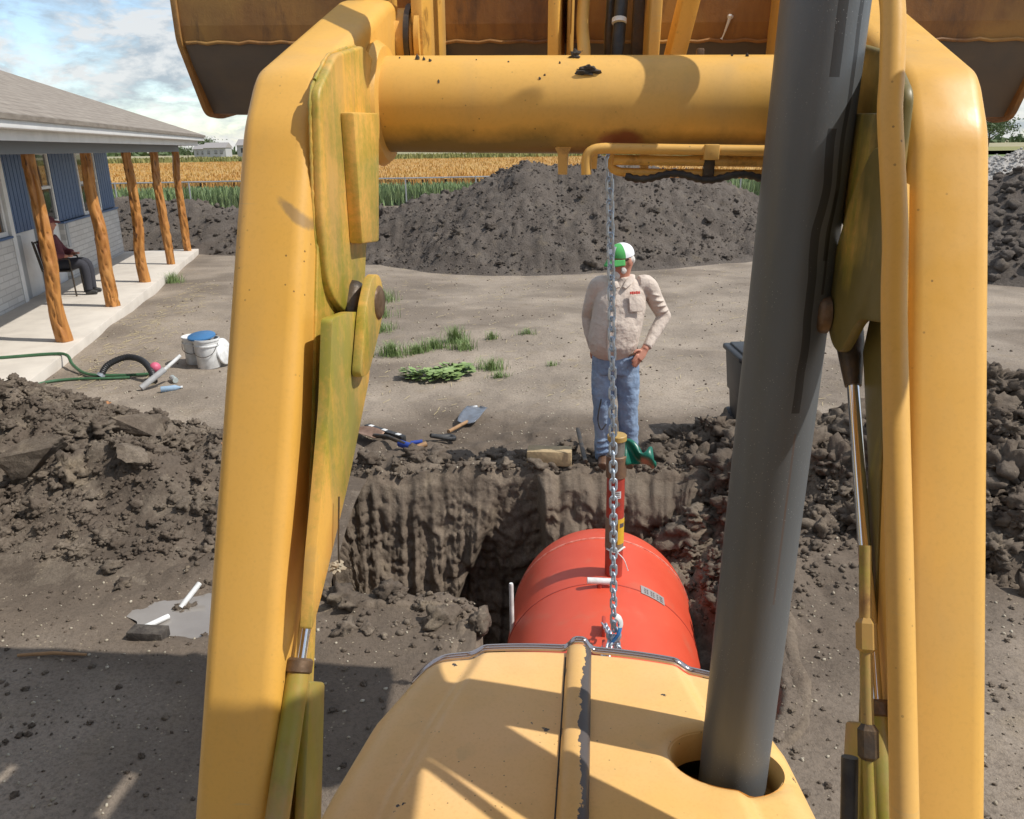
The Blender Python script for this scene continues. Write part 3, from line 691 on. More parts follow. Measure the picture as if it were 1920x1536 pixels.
# the long tube up the right arm
xr = 0.455*Q
pp = [(1.60, 2.86, 0.36), (1.565, 2.83, 0.41), (1.535, 2.78, 0.452), (1.515, 2.725, 0.470), (1.475, 2.62, 0.472), (1.45, 2.555, 0.470), (1.405, 2.46, 0.474), (1.36, 2.36, 0.478), (1.30, 2.23, 0.476), (1.10, 1.86, 0.474), (0.80, 1.30, 0.470), (0.55, 0.85, 0.468)]
part('hydraulic_pipe', tube(bez([A3(x*0.92, y*0.92, 2.5+(z-2.5)*0.92) for y, z, x in pp], 6), 0.0180*Q, 20), M_PIPE)
part('hydraulic_pipe', tube([A3(0.494, 1.42, 2.44), A3(0.494, 1.33, 2.22), A3(0.492, 0.60, 0.80)], 0.013, 14), M_PIPE)
for t_ in (0.0, 0.10, 0.26, 0.40):
    y0, z0 = 1.14-0.30*t_/0.4, 1.80-0.56*t_/0.4
    c = Vector(A3(0.445, y0, z0)); dd = Vector((0, -0.47, -0.88)).normalized()
    part('hose_fitting', tube([c, c+dd*0.008, c+dd*0.045, c+dd*0.05], [0.009, 0.0145, 0.0145, 0.009], 6), M_GUARD if t_ != 0.10 else M_DKMET, ang=20)
part('hydraulic_hose', tube(bez([A3(0.445, 1.19, 1.90), A3(0.445, 1.10, 1.72), A3(0.447, 0.98, 1.50), A3(0.445, 0.80, 1.2), A3(0.43, 0.6, 0.9)], 6), 0.009, 12), M_GUARD)
part('hydraulic_hose', tube(bez([A3(0.425, 1.06, 1.60), A3(0.425, 0.98, 1.42), A3(0.43, 0.86, 1.2), A3(0.42, 0.6, 0.9)], 6), 0.012, 12), M_BLACK)
# wire and mud-dauber nest left on the left arm
wire = part('mud_nest', (C3[2][0]*0.012+np.array(A3(-0.44, 1.24, 1.775)), C3[2][1]), M_PEB)
part('wire', tube(bez([A3(-0.438, 1.27, 1.90), A3(-0.437, 1.245, 1.80), A3(-0.435, 1.25, 1.775), A3(-0.43, 1.29, 1.745)], 4), 0.0016, 6), M_DKMET, wire)

# bucket
BW = 1.118; BXO = -0.03
prof = list([(2.27, 3.15), (2.29, 2.80), (2.30, 2.76), (2.335, 2.70), (2.43, 2.583), (2.47, 2.578)])+[(3.05, 2.665), (3.05, 2.69)]
inn = [(y+0.016, z+0.010) for y, z in prof[:-1]][::-1]
shell = rounded(prof[:6], [0, 0.01, 0.01, 0.02, 0.02, 0.0])+prof[6:]+[(3.05, 2.69)]
outer = prof[:6]+[(3.05, 2.660), (3.05, 2.682)]
inner = [(2.49, 2.592), (2.44, 2.600), (2.357, 2.72), (2.317, 2.77), (2.305, 2.80), (2.285, 3.15)]
top_ = [((2.27, 3.15)), ]
def shell_mesh(o, i_, x0, x1):
    poly = o+i_
    return prism(poly, x0, x1)
bucket = part('bucket', shell_mesh(outer, inner, BXO-BW, BXO+BW), M_RUST, smooth=False)
bucket['label'] = 'rusty raised front bucket'
# heel plate laid proud of the shell, its darker colour paints the underside shade
h0, h1 = (2.337, 2.70), (2.432, 2.583)
hv = Vector((h1[0]-h0[0], h1[1]-h0[1])).normalized(); hn = Vector((hv.y, -hv.x)); hn = hn if hn.x < 0 else -hn
hp0 = Vector(h0)+hn*0.003; hp1 = Vector(h1)+hn*0.003+hv*0.004
rear0 = Vector((2.300, 2.757))+Vector((-0.004, 0))
part('heel_plate', prism(rounded([tuple(rear0), tuple(hp0), tuple(hp1), tuple(hp1-hn*0.02), tuple(hp0-hn*0.012), tuple(rear0+Vector((0.012, 0)))], 0.006), BXO-BW+0.004, BXO+BW-0.004), M_BELLY, bucket, bev=(0.002, 2))
part('weld_bead', tube([(BXO-BW+0.01+i*0.03, 2.297-0.003+0.0015*math.sin(i*1.7), 2.757+0.0025*math.sin(i*2.3)) for i in range(74)], 0.0045, 8), M_RUST, bucket)
for sd in (-1, 1):
    sp_ = rounded([(2.255, 3.16), (2.285, 2.76), (2.41, 2.572), (2.50, 2.567), (3.07, 2.65), (3.03, 2.85), (2.55, 3.10)], [0, 0.02, 0.03, 0.02, 0, 0.05, 0.08])
    x0 = BXO+sd*BW
    part('side_plate', prism(sp_, x0, x0+sd*0.016), M_RUST, bucket, bev=(0.003, 2))
part('cutting_edge', prism([(2.95, 2.640), (3.11, 2.664), (3.11, 2.674), (2.95, 2.668)], BXO-BW, BXO+BW), M_DKMET, bucket, smooth=False)
# hinge ears and tilt brackets welded on the bucket's back
def ear(x, t, y0, z0, z1, m, slope=0.0):
    poly = AP([(2.42, z0), (2.42, z1), (y0+slope, z1), (y0, (z0+z1)/2), (y0+0.02, z0+0.02)])
    return part('hinge_ear', prism(poly, (x-t/2)*Q, (x+t/2)*Q), m, bucket, bev=(0.004, 2))
for x, t, y0, z0, z1 in ((-0.585, 0.026, 2.08, 2.60, 2.97), (-0.452, 0.028, 2.10, 2.60, 2.97), (0.452, 0.028, 2.10, 2.60, 2.97), (0.585, 0.026, 2.08, 2.60, 2.97), (-0.118, 0.026, 2.05, 2.62, 2.97), (-0.086, 0.010, 2.16, 2.69, 2.97), (0.118, 0.026, 2.05, 2.62, 2.97)):
    ear(x, t, y0, z0, z1, M_LINK)
part('bracket_rib', prism(AP([(2.42, 2.64), (2.42, 3.1), (2.36, 3.1), (2.34, 2.66)]), 0.075*Q, 0.11*Q), M_DKMET, bucket, bev=(0.004, 2))
part('link_bar', beam(A3(0.165, 2.16, 2.66), A3(0.235, 2.02, 3.05), 0.045, 0.03), M_LINK, bucket, bev=(0.005, 2))
for x, y, z in ((0.172, 2.15, 2.725), (0.232, 2.13, 2.70)):
    part('pin_end', box(A3(x, y, z), (0.018, 0.02, 0.042)), M_PIN, bucket, bev=(0.004, 2))
part('hydraulic_pipe', tube(bez([A3(-0.045, 2.06, 2.60), A3(-0.044, 2.05, 2.70), A3(-0.052, 2.13, 2.78), A3(-0.05, 2.2, 2.9), A3(-0.05, 2.2, 3.1)], 6), 0.0145, 14), M_PIPE)
part('hydraulic_hose', tube(bez([A3(0.035, 2.10, 2.58), A3(0.034, 2.08, 2.70), A3(0.038, 2.10, 2.80), A3(0.04, 2.14, 2.92), A3(0.03, 2.2, 3.1)], 6), 0.0145, 14), M_BLACK)
part('hydraulic_hose', tube(bez([A3(0.018, 2.2, 2.64), A3(0.012, 2.18, 2.75), A3(0.014, 2.18, 2.85), A3(0.0, 2.2, 3.0)], 6), 0.011, 12), M_DKMET)
part('hose_clip', tube([A3(0.035, 2.085, 2.772), A3(0.035, 2.088, 2.782)], 0.0165, 14), M_WHITE)
part('bird_mess', tube(bez([(0.318, 2.283, 2.815), (0.312, 2.280, 2.795), (0.304, 2.286, 2.768), (0.30, 2.288, 2.760)], 4), [0.007, 0.008, 0.0045, 0.004, 0.0035, 0.003, 0.003, 0.002, 0.002, 0.002, 0.002, 0.003, 0.004], 6), M_WHITE, bucket)
# tilt levers above the tube (they throw the bands of shade on tube and arm)
for sd in (-1, 1):
    a, b = Vector(A3(sd*0.35, 1.735, 2.82)), Vector(A3(sd*0.35, 2.20, 3.60))
    lv = part('tilt_lever', tube([a, a+(b-a)*0.05, b], [0.02, 0.033, 0.033], 16), M_LINK)
part('tilt_cross_shaft', tube([A3(-0.42, 2.20, 3.60), A3(0.42, 2.20, 3.60)], 0.03, 16), M_LINK)

# hood ------------------------------------------------------------------
SG = 1.10; HZ = 2.5-1.2*SG; HSC = 1.06/1.10
def HS(vf): return [(x*HSC, y*HSC, 2.5+(z-2.5)*HSC) for x, y, z in vf[0]], vf[1]
HC = (0.345, 1.530); HA, HB = 0.128, 0.090
def hood_half(y): return np.interp(y, [0.5, 1.15, 1.43, 1.67, 1.83, 1.9], [0.62, 0.575, 0.548, 0.516, 0.466, 0.44])
def hood_cr(y): return np.interp(y, [0.5, 1.39, 1.65, 1.84, 2.0], [0.46, 0.380, 0.330, 0.282, 0.25])
def hood_front(x): return 1.914-0.045*(np.abs(x)/0.384)**2.2
NXH, NYH = 121, 130
hv_ = []
for j in range(NYH):
    ty = j/(NYH-1)
    for i in range(NXH):
        u = -1+2*i/(NXH-1)
        row = []
        if abs(u) < 0.86:
            xf = u/0.86
        else: xf = math.copysign(1.0, u)
        # width from a nominal y
        yn = 0.55+ty*(1.914-0.55)
        w = float(hood_half(yn)); cr_ = float(hood_cr(yn))
        flat = w-0.085
        if abs(u) <= 0.86:
            x = xf*flat; s = 0.0; z = 0.0
        else:
            k = (abs(u)-0.86)/0.14                     # round the shoulder then drop
            if k < 0.7:
                a = k/0.7*math.pi/2; x = math.copysign(flat+0.085*math.sin(a), u); z = -0.085*(1-math.cos(a))
            else:
                x = math.copysign(w+0.004, u); z = -0.085-(k-0.7)/0.3*0.42
        yf = float(hood_front(min(abs(x), 0.46)))
        y = 0.55+(yf-0.55)*ty
        z += -0.020*float(sst(cr_-0.022, cr_+0.026, abs(x)))
        z += -0.012*(abs(x)/0.45)**2-0.035*max(0, (y-1.2)/0.7)**2*0.3
        z += -0.028*float(sst(1-0.035, 1.0, ty))**2     # nose rolls over
        hv_.append((x, y, HZ+0.006+z))
hv_ = np.array(hv_); fh_ = grid_faces(NYH, NXH)
def hole_r(p): return np.sqrt(((p[:, 0]-HC[0])/HA)**2+((p[:, 1]-HC[1])/HB)**2)
rr_ = hole_r(hv_); fc = hv_[fh_].mean(1); keep = ~((hole_r(fc) < 1.0) & (fc[:, 2] > HZ-0.2))
fh_ = fh_[keep]
# snap the ragged boundary onto the ellipse and roll the lip in
cnt = {}
for q in fh_:
    for a, b in zip(q, np.roll(q, -1)):
        k = (min(a, b), max(a, b)); cnt[k] = cnt.get(k, 0)+1
bnd = set(i for k, c in cnt.items() if c == 1 for i in k if rr_[i] < 1.25 and hv_[i, 2] > HZ-0.2)
for i in bnd:
    p = hv_[i]; r = rr_[i]
    hv_[i, :2] = np.array(HC)+(p[:2]-np.array(HC))/r
near = (rr_ < 1.28) & np.array([i not in bnd for i in range(len(hv_))])
for i in np.where(near)[0]:
    hv_[i, 2] -= 0.010*(1-(rr_[i]-1)/0.28)**2 if rr_[i] > 1 else 0.010
for i in bnd: hv_[i, 2] -= 0.012
hood = part('hood', HS((hv_, [tuple(q) for q in fh_])), M_HOOD, ang=55)
# lip of the exhaust opening
lip = []; nl = 64; zs = HZ-0.012
lipz = [np.mean([hv_[i, 2] for i in bnd])]
for k, (sc, dz) in enumerate([(1.03, 0.004), (0.995, -0.003), (0.965, -0.014), (0.95, -0.03), (0.945, -0.075)]):
    for i in range(nl):
        a = 2*math.pi*i/nl; x = HC[0]+HA*sc*math.cos(a); y = HC[1]+HB*sc*math.sin(a)
        zt = HZ+0.006-0.020*float(sst(float(hood_cr(y))-0.022, float(hood_cr(y))+0.026, abs(x)))-0.012*(abs(x)/0.45)**2-0.0105*max(0, (y-1.2)/0.7)**2-0.012
        lip.append((x, y, zt+dz))
fl = []
for k in range(4):
    for i in range(nl): fl.append((k*nl+i, k*nl+(i+1) % nl, (k+1)*nl+(i+1) % nl, (k+1)*nl+i))
part('exhaust_opening', HS((lip, fl)), M_HOOD, hood, ang=60)
part('engine_bay_pan', HS(box((0.0, 1.25, HZ-0.30), (0.90, 1.1, 0.02))), M_DKMET, hood, smooth=False)
# half-round rib down the centre with the paint worn off its right flank
def rib_mat():
    m = paint('rib_paint', chips=0.0, dirt=0.3, base=(0.70, 0.42, 0.13)); t = m.node_tree; b = t.nodes['Principled BSDF']
    src = b.inputs['Base Color'].links[0].from_socket
    v = mapping(t, (1, 1, 1)); sp = N(t, 'ShaderNodeSeparateXYZ'); t.links.new(v, sp.inputs[0])
    e = mth(t, 'ADD', mth(t, 'MULTIPLY', sp.outputs['X'], 16.0), mth(t, 'MULTIPLY', noise(t, mapping(t, (1.5, 1, 1)), 7, 7, 0.66), 1.7))
    k = ramp(t, e, 1.06, 1.07)
    e2 = mth(t, 'ADD', mth(t, 'MULTIPLY', sp.outputs['X'], -16.0), mth(t, 'MULTIPLY', noise(t, mapping(t, (1.5, 1.2, 3)), 9, 7, 0.62), 0.8))
    k2 = ramp(t, e2, 0.935, 0.95)
    c = mixc(t, mth(t, 'MAXIMUM', k, k2), src, (0.085, 0.072, 0.068)); t.links.new(c, b.inputs['Base Color']); return m
ribv = []; nr = 14; nyr = 60
for j in range(nyr):
    y = 0.55+(1.918-0.55)*j/(nyr-1); zc_ = HZ+0.006-0.0105*max(0, (y-1.2)/0.7)**2-0.028*float(sst(0.97, 1.0, j/(nyr-1)))**2
    for i in range(nr):
        a = math.pi*i/(nr-1); ribv.append((0.034*math.cos(a), y, zc_-0.003+0.030*max(0.0, math.sin(a))**0.75))
part('hood_rib', HS((ribv, [tuple(q) for q in grid_faces(nyr, nr)[:, ::-1]])), rib_mat(), hood, ang=60)
part('rib_seal', HS(tube([(-0.036, 0.6+i*0.02, HZ+0.0045-0.0105*max(0, (0.6+i*0.02-1.2)/0.7)**2) for i in range(64)], 0.0026, 6)), M_BLACK, hood)
# glossy dark trim over the nose edge
tv = []; nt = 97
M_TRIM = mat('bright_trim', (0.50, 0.44, 0.43), 0.10, spec=0.9, metal=0.9)
for i in range(nt):
    x = -0.462+0.924*i/(nt-1); yf = float(hood_front(min(abs(x), 0.46)))
    b_ = 0.030*math.exp(-(x/0.030)**4)
    zz = HZ-0.020-0.012*(abs(x)/0.45)**2-0.02*float(sst(float(hood_cr(1.85))-0.02, float(hood_cr(1.85))+0.03, abs(x)))-0.06*max(0, (abs(x)-0.36)/0.1)**2+b_
    for k in range(9):
        a = math.pi*(k/8); tv.append((x, yf-0.013*math.cos(a)+0.010, zz+0.013*math.sin(a)-0.002))
part('nose_trim', HS((tv, [tuple(q) for q in grid_faces(nt, 9)])), M_TRIM, hood, ang=80)
part('grille', HS(box((0, 1.80, HZ-0.30), (0.80, 0.04, 0.42))), M_BLACK, hood, bev=(0.01, 2))

# exhaust stack with drip marks
def stack_mat():
    m = bpy.data.materials.new('stack_steel'); m.use_nodes = True; t = m.node_tree; b = t.nodes['Principled BSDF']
    v = mapping(t); vs = mapping(t, (1, 1, 0.12))
    c = mixc(t, ramp(t, noise(t, vs, 10, 6), 0.35, 0.7), (0.112, 0.124, 0.133), (0.150, 0.158, 0.164))
    sp = N(t, 'ShaderNodeSeparateXYZ'); t.links.new(v, sp.inputs[0])
    z = sp.outputs['Z']
    ang = mth(t, 'ARCTAN2', sp.outputs['Y'], sp.outputs['X'])
    wob = N(t, 'ShaderNodeTexNoise', noise_dimensions='1D'); wob.inputs['Scale'].default_value = 3.2; wob.inputs['Detail'].default_value = 2; t.links.new(z, wob.inputs['W'])
    for a0, wd, z0, z1, sl in ((-1.28, 0.11, 0.80, 1.30, 0.10), (-0.95, 0.07, 1.08, 1.62, 0.08), (-1.42, 0.12, 1.38, 1.80, 0.03), (-0.95, 0.04, 1.02, 1.2, 0.05)):
        ctr = mth(t, 'MULTIPLY_ADD', mth(t, 'SUBTRACT', wob.outputs['Fac'], 0.5), 1.6*sl*4, a0)
        d = mth(t, 'ABSOLUTE', mth(t, 'SUBTRACT', ang, ctr))
        k = mth(t, 'MULTIPLY', mth(t, 'LESS_THAN', d, wd), mth(t, 'MULTIPLY', mth(t, 'GREATER_THAN', z, z0), mth(t, 'LESS_THAN', z, z1)))
        c = mixc(t, mth(t, 'MULTIPLY', k, 0.72), c, (0.022, 0.020, 0.020))
    d = mth(t, 'ABSOLUTE', mth(t, 'SUBTRACT', ang, -1.25)); k = mth(t, 'MULTIPLY', mth(t, 'LESS_THAN', d, 0.03), mth(t, 'LESS_THAN', mth(t, 'ABSOLUTE', mth(t, 'SUBTRACT', z, 0.58)), 0.18))
    c = mixc(t, mth(t, 'MULTIPLY', k, mth(t, 'MULTIPLY', noise(t, vs, 60, 4), 0.8)), c, (0.15, 0.075, 0.04))
    vo = N(t, 'ShaderNodeTexVoronoi'); vo.inputs['Scale'].default_value = 150; t.links.new(v, vo.inputs['Vector'])
    sk = mth(t, 'MULTIPLY', mth(t, 'LESS_THAN', vo.outputs['Distance'], 0.13), ramp(t, noise(t, v, 8, 3), 0.45, 0.6))
    c = mixc(t, mth(t, 'MULTIPLY', sk, 0.55), c, (0.42, 0.43, 0.43))
    t.links.new(c, b.inputs['Base Color']); b.inputs['Roughness'].default_value = 0.46; b.inputs['Metallic'].default_value = 0.25
    bp = N(t, 'ShaderNodeBump'); bp.inputs['Strength'].default_value = 0.15; bp.inputs['Distance'].default_value = 0.002
    t.links.new(noise(t, v, 180, 4), bp.inputs['Height']); t.links.new(bp.outputs[0], b.inputs['Normal'])
    return m
sb, st = Vector((0.356, 1.500, 2.5-1.2*1.06)), Vector((0.370, 1.548, 2.736)); sdv = (st-sb).normalized()
stk = part('exhaust_stack', tube([(0, 0, -0.35), (0, 0, 0.0), (0, 0, 1.0), (0, 0, 2.05)], 0.0735, 48, caps=False), stack_mat(), ang=80)
stk.location = sb; stk.rotation_mode = 'QUATERNION'; stk.rotation_quaternion = Vector((0, 0, 1)).rotation_difference(sdv)
part('rain_cap', lathe([(0.001, 2.10), (0.08, 2.075), (0.085, 2.06), (0.08, 2.055)], 32), M_DKMET, stk)

# canopy, chassis, wheels: around and under the seat, outside the picture
roofp = rounded([(-1.06, -0.95), (1.06, -0.95), (1.06, 0.88), (0.93, 0.98), (0.90, 1.27), (0.66, 1.27), (0.52, 0.90), (-0.52, 0.90), (-0.66, 1.27), (-0.90, 1.27), (-0.93, 0.98), (-1.06, 0.88)], 0.09, 8); nrp = len(roofp)  # front corners made to jut forward, added to throw shade on the hood
cz = 2.86
roof = part('canopy_roof', ([(x, y, cz) for x, y in roofp]+[(x, y, cz+0.07) for x, y in roofp], [tuple(reversed(range(nrp))), tuple(nrp+i for i in range(nrp))]+[(i, (i+1) % nrp, nrp+(i+1) % nrp, nrp+i) for i in range(nrp)]), M_YEL, smooth=False)
for x in (-0.92, 0.92):
    for y in (-0.85, 0.35):
        part('canopy_post', box((x, y, (cz+0.75)/2), (0.07, 0.07, cz-0.75)), M_YEL, bev=(0.008, 2))
part('chassis', box((0, 0.9, 0.62), (0.62, 2.3, 0.30)), M_YEL, bev=(0.02, 2))
part('floor_plate', box((0, -0.2, 0.80), (1.5, 1.3, 0.05)), M_DKMET, bev=(0.005, 1))
part('front_axle', box((0, 1.05, 0.36), (1.3, 0.16, 0.16)), M_DKMET, bev=(0.02, 2))
seat = part('operator_seat', box((0, -0.55, 1.30), (0.5, 0.5, 0.14)), M_BLACK, bev=(0.04, 3))
part('seat_back', box((0, -0.82, 1.65), (0.5, 0.12, 0.6)), M_BLACK, seat, bev=(0.04, 3))
part('seat_pedestal', box((0, -0.55, 1.03), (0.3, 0.3, 0.42)), M_DKMET, seat)
part('dash_console', box((0, 0.42, 1.05), (0.5, 0.25, 0.5)), M_BLACK, bev=(0.03, 2))
for sd in (-1, 1):
    part('arm_tower', box((sd*0.515, 0.42, 0.75), (0.10, 0.30, 0.95)), M_YEL, bev=(0.01, 2))
    for yy, rad, wd in ((1.05, 0.42, 0.26), (-0.85, 0.68, 0.42)):
        Mx = Matrix.Rotation(math.pi/2, 3, 'Y'); xx = sd*(0.78 if yy > 0 else 0.85)
        w = part('wheel', lathe([(rad*0.55, -wd/2), (rad*0.9, -wd/2), (rad, -wd*0.36), (rad, wd*0.36), (rad*0.9, wd/2), (rad*0.55, wd/2)], 40, (xx, yy, rad), Mx), M_BLACK)
        part('rim', lathe([(0.02, -wd*0.3), (rad*0.5, -wd*0.3), (rad*0.56, -wd*0.45), (rad*0.56, wd*0.45), (rad*0.5, wd*0.3), (0.02, wd*0.3)], 32, (xx, yy, rad), Mx), M_YEL, w)
# E3
# ================================================================== red tank hanging in the pit
def c_m(x, y, z): return tuple(MW @ Vector((x, y, z)))
TX = 0.155                                    # tank axis runs with the machine
ax0 = Vector((0.30, 2.75, -0.63)); axd = Vector((math.sin(MYAW), math.cos(MYAW), 0)); TR = 0.60
t_off = Vector((math.cos(MYAW), -math.sin(MYAW), 0))
TC = Vector((0.635, 5.2, -0.585)); Tm = Matrix((t_off, Vector((0, 0, 1)).cross(t_off)*0+Vector((0, 0, 1)), axd)).transposed()   # local z = axis, local y = up
def tk(u, r, a): return TC+axd*u+(t_off*math.cos(a)+Vector((0, 0, 1))*math.sin(a))*r
def tank_paint():
    m = bpy.data.materials.new('red_tank_paint'); m.use_nodes = True; t = m.node_tree; b = t.nodes['Principled BSDF']; v = mapping(t)
    c = mixc(t, ramp(t, noise(t, v, 3, 5), 0.35, 0.7), (0.61, 0.070, 0.030), (0.66, 0.090, 0.042))
    sc = ramp(t, noise(t, mapping(t, (9, 1.0, 5)), 9, 8, 0.75), 0.64, 0.72)
    c = mixc(t, mth(t, 'MULTIPLY', sc, 0.35), c, (0.78, 0.36, 0.26))
    c = mixc(t, mth(t, 'MULTIPLY', ramp(t, noise(t, v, 5, 6), 0.58, 0.72), 0.25), c, (0.40, 0.20, 0.12))
    t.links.new(c, b.inputs['Base Color']); b.inputs['Roughness'].default_value = 0.48
    return m
M_RED = tank_paint()
M_RED2 = mat('riser_red_paint', (0.46, 0.060, 0.035), 0.5, col2=(0.36, 0.05, 0.035), scale=18, bump=0.1)
tank = thing('storage_tank', 'orange-red steel tank hanging by a chain over the pit', 'tank', tuple(TC-Vector((0, 0, TR))))
prof_t = []
US = -0.42; L0 = -1.75
for k in range(9): a = math.pi/2*k/8; prof_t.append((max(0.001, TR*math.sin(a)), L0-0.30*math.cos(a)))
prof_t += [(TR, L0+i*(US-L0)/10) for i in range(1, 10)]
prof_t += [(TR, US-0.64), (TR, US-0.60)]
prof_t = sorted(prof_t, key=lambda q: q[1])
prof_t = [(r, u) for r, u in prof_t]
dome = []
for k in range(15): a = math.pi/2*k/14; dome.append((max(0.001, TR*math.cos(a)**0.55 if k < 14 else 0.001), US+0.47*math.sin(a)))
vs_, n_t = [], 72
pl = prof_t+dome
V_ = []
for r, u in pl:
    for i in range(n_t): V_.append(tuple(tk(u, r, 2*math.pi*i/n_t)))
F2 = []
for k in range(len(pl)-1):
    for i in range(n_t): F2.append((k*n_t+i, (k+1)*n_t+i, (k+1)*n_t+(i+1) % n_t, k*n_t+(i+1) % n_t))
obj('shell', (V_, F2), M_RED, tank, ang=40)
M_SCUFF = mat('scuffed_red_paint', (0.72, 0.26, 0.19), 0.55, col2=(0.60, 0.10, 0.06), scale=30)
def ring(u, w, h, m, nm):
    pr_ = [(TR-0.004, u-w), (TR+h, u-w*0.6), (TR+h, u+w*0.6), (TR-0.004, u+w)]; V = []; F = []
    for r, uu in pr_:
        for i in range(n_t): V.append(tuple(tk(uu, r, 2*math.pi*i/n_t)))
    for k in range(3):
        for i in range(n_t): F.append((k*n_t+i, (k+1)*n_t+i, (k+1)*n_t+(i+1) % n_t, k*n_t+(i+1) % n_t))
    obj(nm, (V, F), m, tank)
ring(US, 0.010, 0.006, M_SCUFF, 'weld_seam'); ring(-1.0, 0.006, 0.003, M_RED2, 'weld_seam')
# nameplate
M_PLATE = mat('nameplate', (0.42, 0.38, 0.36), 0.4, metal=0.3)
M_INK = mat('dark_print', (0.10, 0.09, 0.09), 0.6)
def patch(u0, u1, a0, a1, dr, m, nm, par, k=6):
    V = []; F = []
    for i in range(k+1):
        a = a0+(a1-a0)*i/k
        V += [tuple(tk(u0, TR+dr, a)), tuple(tk(u1, TR+dr, a))]
    for i in range(k): F.append((2*i, 2*i+2, 2*i+3, 2*i+1))
    return obj(nm, (V, F), m, par)
npl = patch(-1.02, -0.93, R_(68), R_(52.5), 0.004, M_PLATE, 'nameplate', tank)
for u in (-1.0, -0.98, -0.96):
    for a in (66, 64.5, 62, 60.5, 58, 56, 55):
        patch(u-0.004, u+0.004, R_(a), R_(a-1.0), 0.006, M_INK, 'print_line', npl, 1)
# riser
rb = tk(-0.87, TR, R_(84)); rx, ry = rb.x, rb.y; rz = rb.z
def rcyl(z0, z1, r, nm, m, par, n=28): return obj(nm, tube([(rx, ry, z0), (rx, ry, z0+0.004), (rx, ry, z1-0.004), (rx, ry, z1)], [r-0.004, r, r, r-0.004], n), m, par)
M_TAPE = mat('brown_tape', (0.24, 0.185, 0.125), 0.7, col2=(0.18, 0.13, 0.09), scale=20)
M_COUP = mat('brown_coupling', (0.20, 0.115, 0.062), 0.55, col2=(0.15, 0.09, 0.06), scale=25, bump=0.2)
M_GREY = mat('grey_fitting', (0.32, 0.29, 0.25), 0.45, metal=0.5, col2=(0.22, 0.2, 0.17), scale=30)
M_CAP = mat('ochre_cap', (0.42, 0.27, 0.08), 0.5)
M_LYEL = mat('label_yellow', (0.72, 0.44, 0.04), 0.5)
riser = rcyl(rz-0.05, 0.66, 0.053, 'riser_pipe', M_RED2, tank)
rcyl(0.19, 0.40, 0.0555, 'tape_wrap', M_TAPE, riser); rcyl(0.655, 0.79, 0.060, 'coupling', M_COUP, riser)
rcyl(0.785, 0.885, 0.047, 'fitting', M_GREY, riser); rcyl(0.88, 0.915, 0.056, 'cap', M_CAP, riser)
def rpatch(z0, z1, a0, a1, r, m, nm, par):
    V = []; F = []; k = 8
    for i in range(k+1):
        a = R_(a0+(a1-a0)*i/k); V += [(rx+r*math.cos(a), ry+r*math.sin(a), z0), (rx+r*math.cos(a), ry+r*math.sin(a), z1)]
    for i in range(k): F.append((2*i, 2*i+2, 2*i+3, 2*i+1))
    return obj(nm, (V, F), m, par)
lb = rpatch(0.535, 0.580, -118, -62, 0.0545, M_WHITE, 'paper_label', riser)
for z in (0.545, 0.558, 0.570): rpatch(z-0.002, z+0.002, -112, -70, 0.0552, M_INK, 'print_line', riser)
rpatch(0.235, 0.40, -78, -20, 0.0572, M_LYEL, 'warning_label', riser)
rpatch(0.345, 0.372, -66, -32, 0.058, M_INK, 'print_mark', riser)
obj('plug_screw', lathe([(0.001, 0), (0.014, 0), (0.016, 0.006), (0.001, 0.008)], 14, (rx+0.005, ry-0.053, 0.50), Matrix.Rotation(math.pi/2, 3, 'X')), M_GREY, riser)
obj('white_tie', tube(bez([(rx-0.05, ry-0.035, 0.20), (rx, ry-0.062, 0.188), (rx+0.05, ry-0.035, 0.205), (rx+0.06, ry-0.02, 0.20)], 5), 0.006, 8), M_WHITE, riser)
obj('tie_tail', tube(bez([(rx+0.01, ry-0.062, 0.19), (rx+0.05, ry-0.08, 0.15), (rx+0.075, ry-0.09, 0.08)], 5), 0.003, 6), M_WHITE, riser)
# lifting lugs and white pipe stub
for u in (-1.50, -1.72):
    p = tk(u, TR, R_(90)); obj('lifting_lug', box((p.x, p.y, p.z+0.03), (0.02, 0.10, 0.08), rz=-MYAW), M_RED2, tank, bev=(0.006, 2))
p = tk(-1.03, TR, R_(92))
obj('vent_stub', tube([(p.x-0.075, p.y-0.01, p.z+0.045), (p.x+0.075, p.y-0.01, p.z+0.035)], 0.020, 16), M_WHITE, tank)
obj('vent_neck', tube([(p.x, p.y-0.01, p.z-0.02), (p.x, p.y-0.01, p.z+0.04)], 0.017, 14), M_RED2, tank)
# green cover tied on the riser
M_GRN = mat('green_plastic_sheet', (0.006, 0.135, 0.085), 0.35, col2=(0.004, 0.10, 0.065), scale=12, bump=0.3, bscale=20)
gv_ = []
for j in range(9):
    for i in range(13):
        u = i/12; w_ = 0.075*(1-0.35*math.sin(math.pi*u)**2); q = (j/8-0.5)*2
        gv_.append((rx+0.045+0.17*u, ry-0.02+0.035*math.sin(u*5+q*2)+0.02*q*q, 0.80+q*w_-0.045*u+0.012*math.sin(u*9)))
sheet = obj('green_cover', (gv_, grid_faces(9, 13)), M_GRN, ang=180)
sm = sheet.modifiers.new('thick', 'SOLIDIFY'); sm.thickness = 0.03; sb_ = sheet.modifiers.new('sub', 'SUBSURF'); sb_.levels = 2; sb_.render_levels = 2
tag(sheet, 'crumpled green plastic cover tied to the top of the red riser pipe', 'plastic cover')
# white pipe left of the tank
tag(obj('plastic_pipe', tube([(-0.02, 4.32, -0.55), (-0.022, 4.32, -0.05), (-0.022, 4.32, -0.04)], [0.014, 0.014, 0.011], 14), M_WHITE), 'white plastic pipe standing upright against the left side of the red tank', 'pipe')

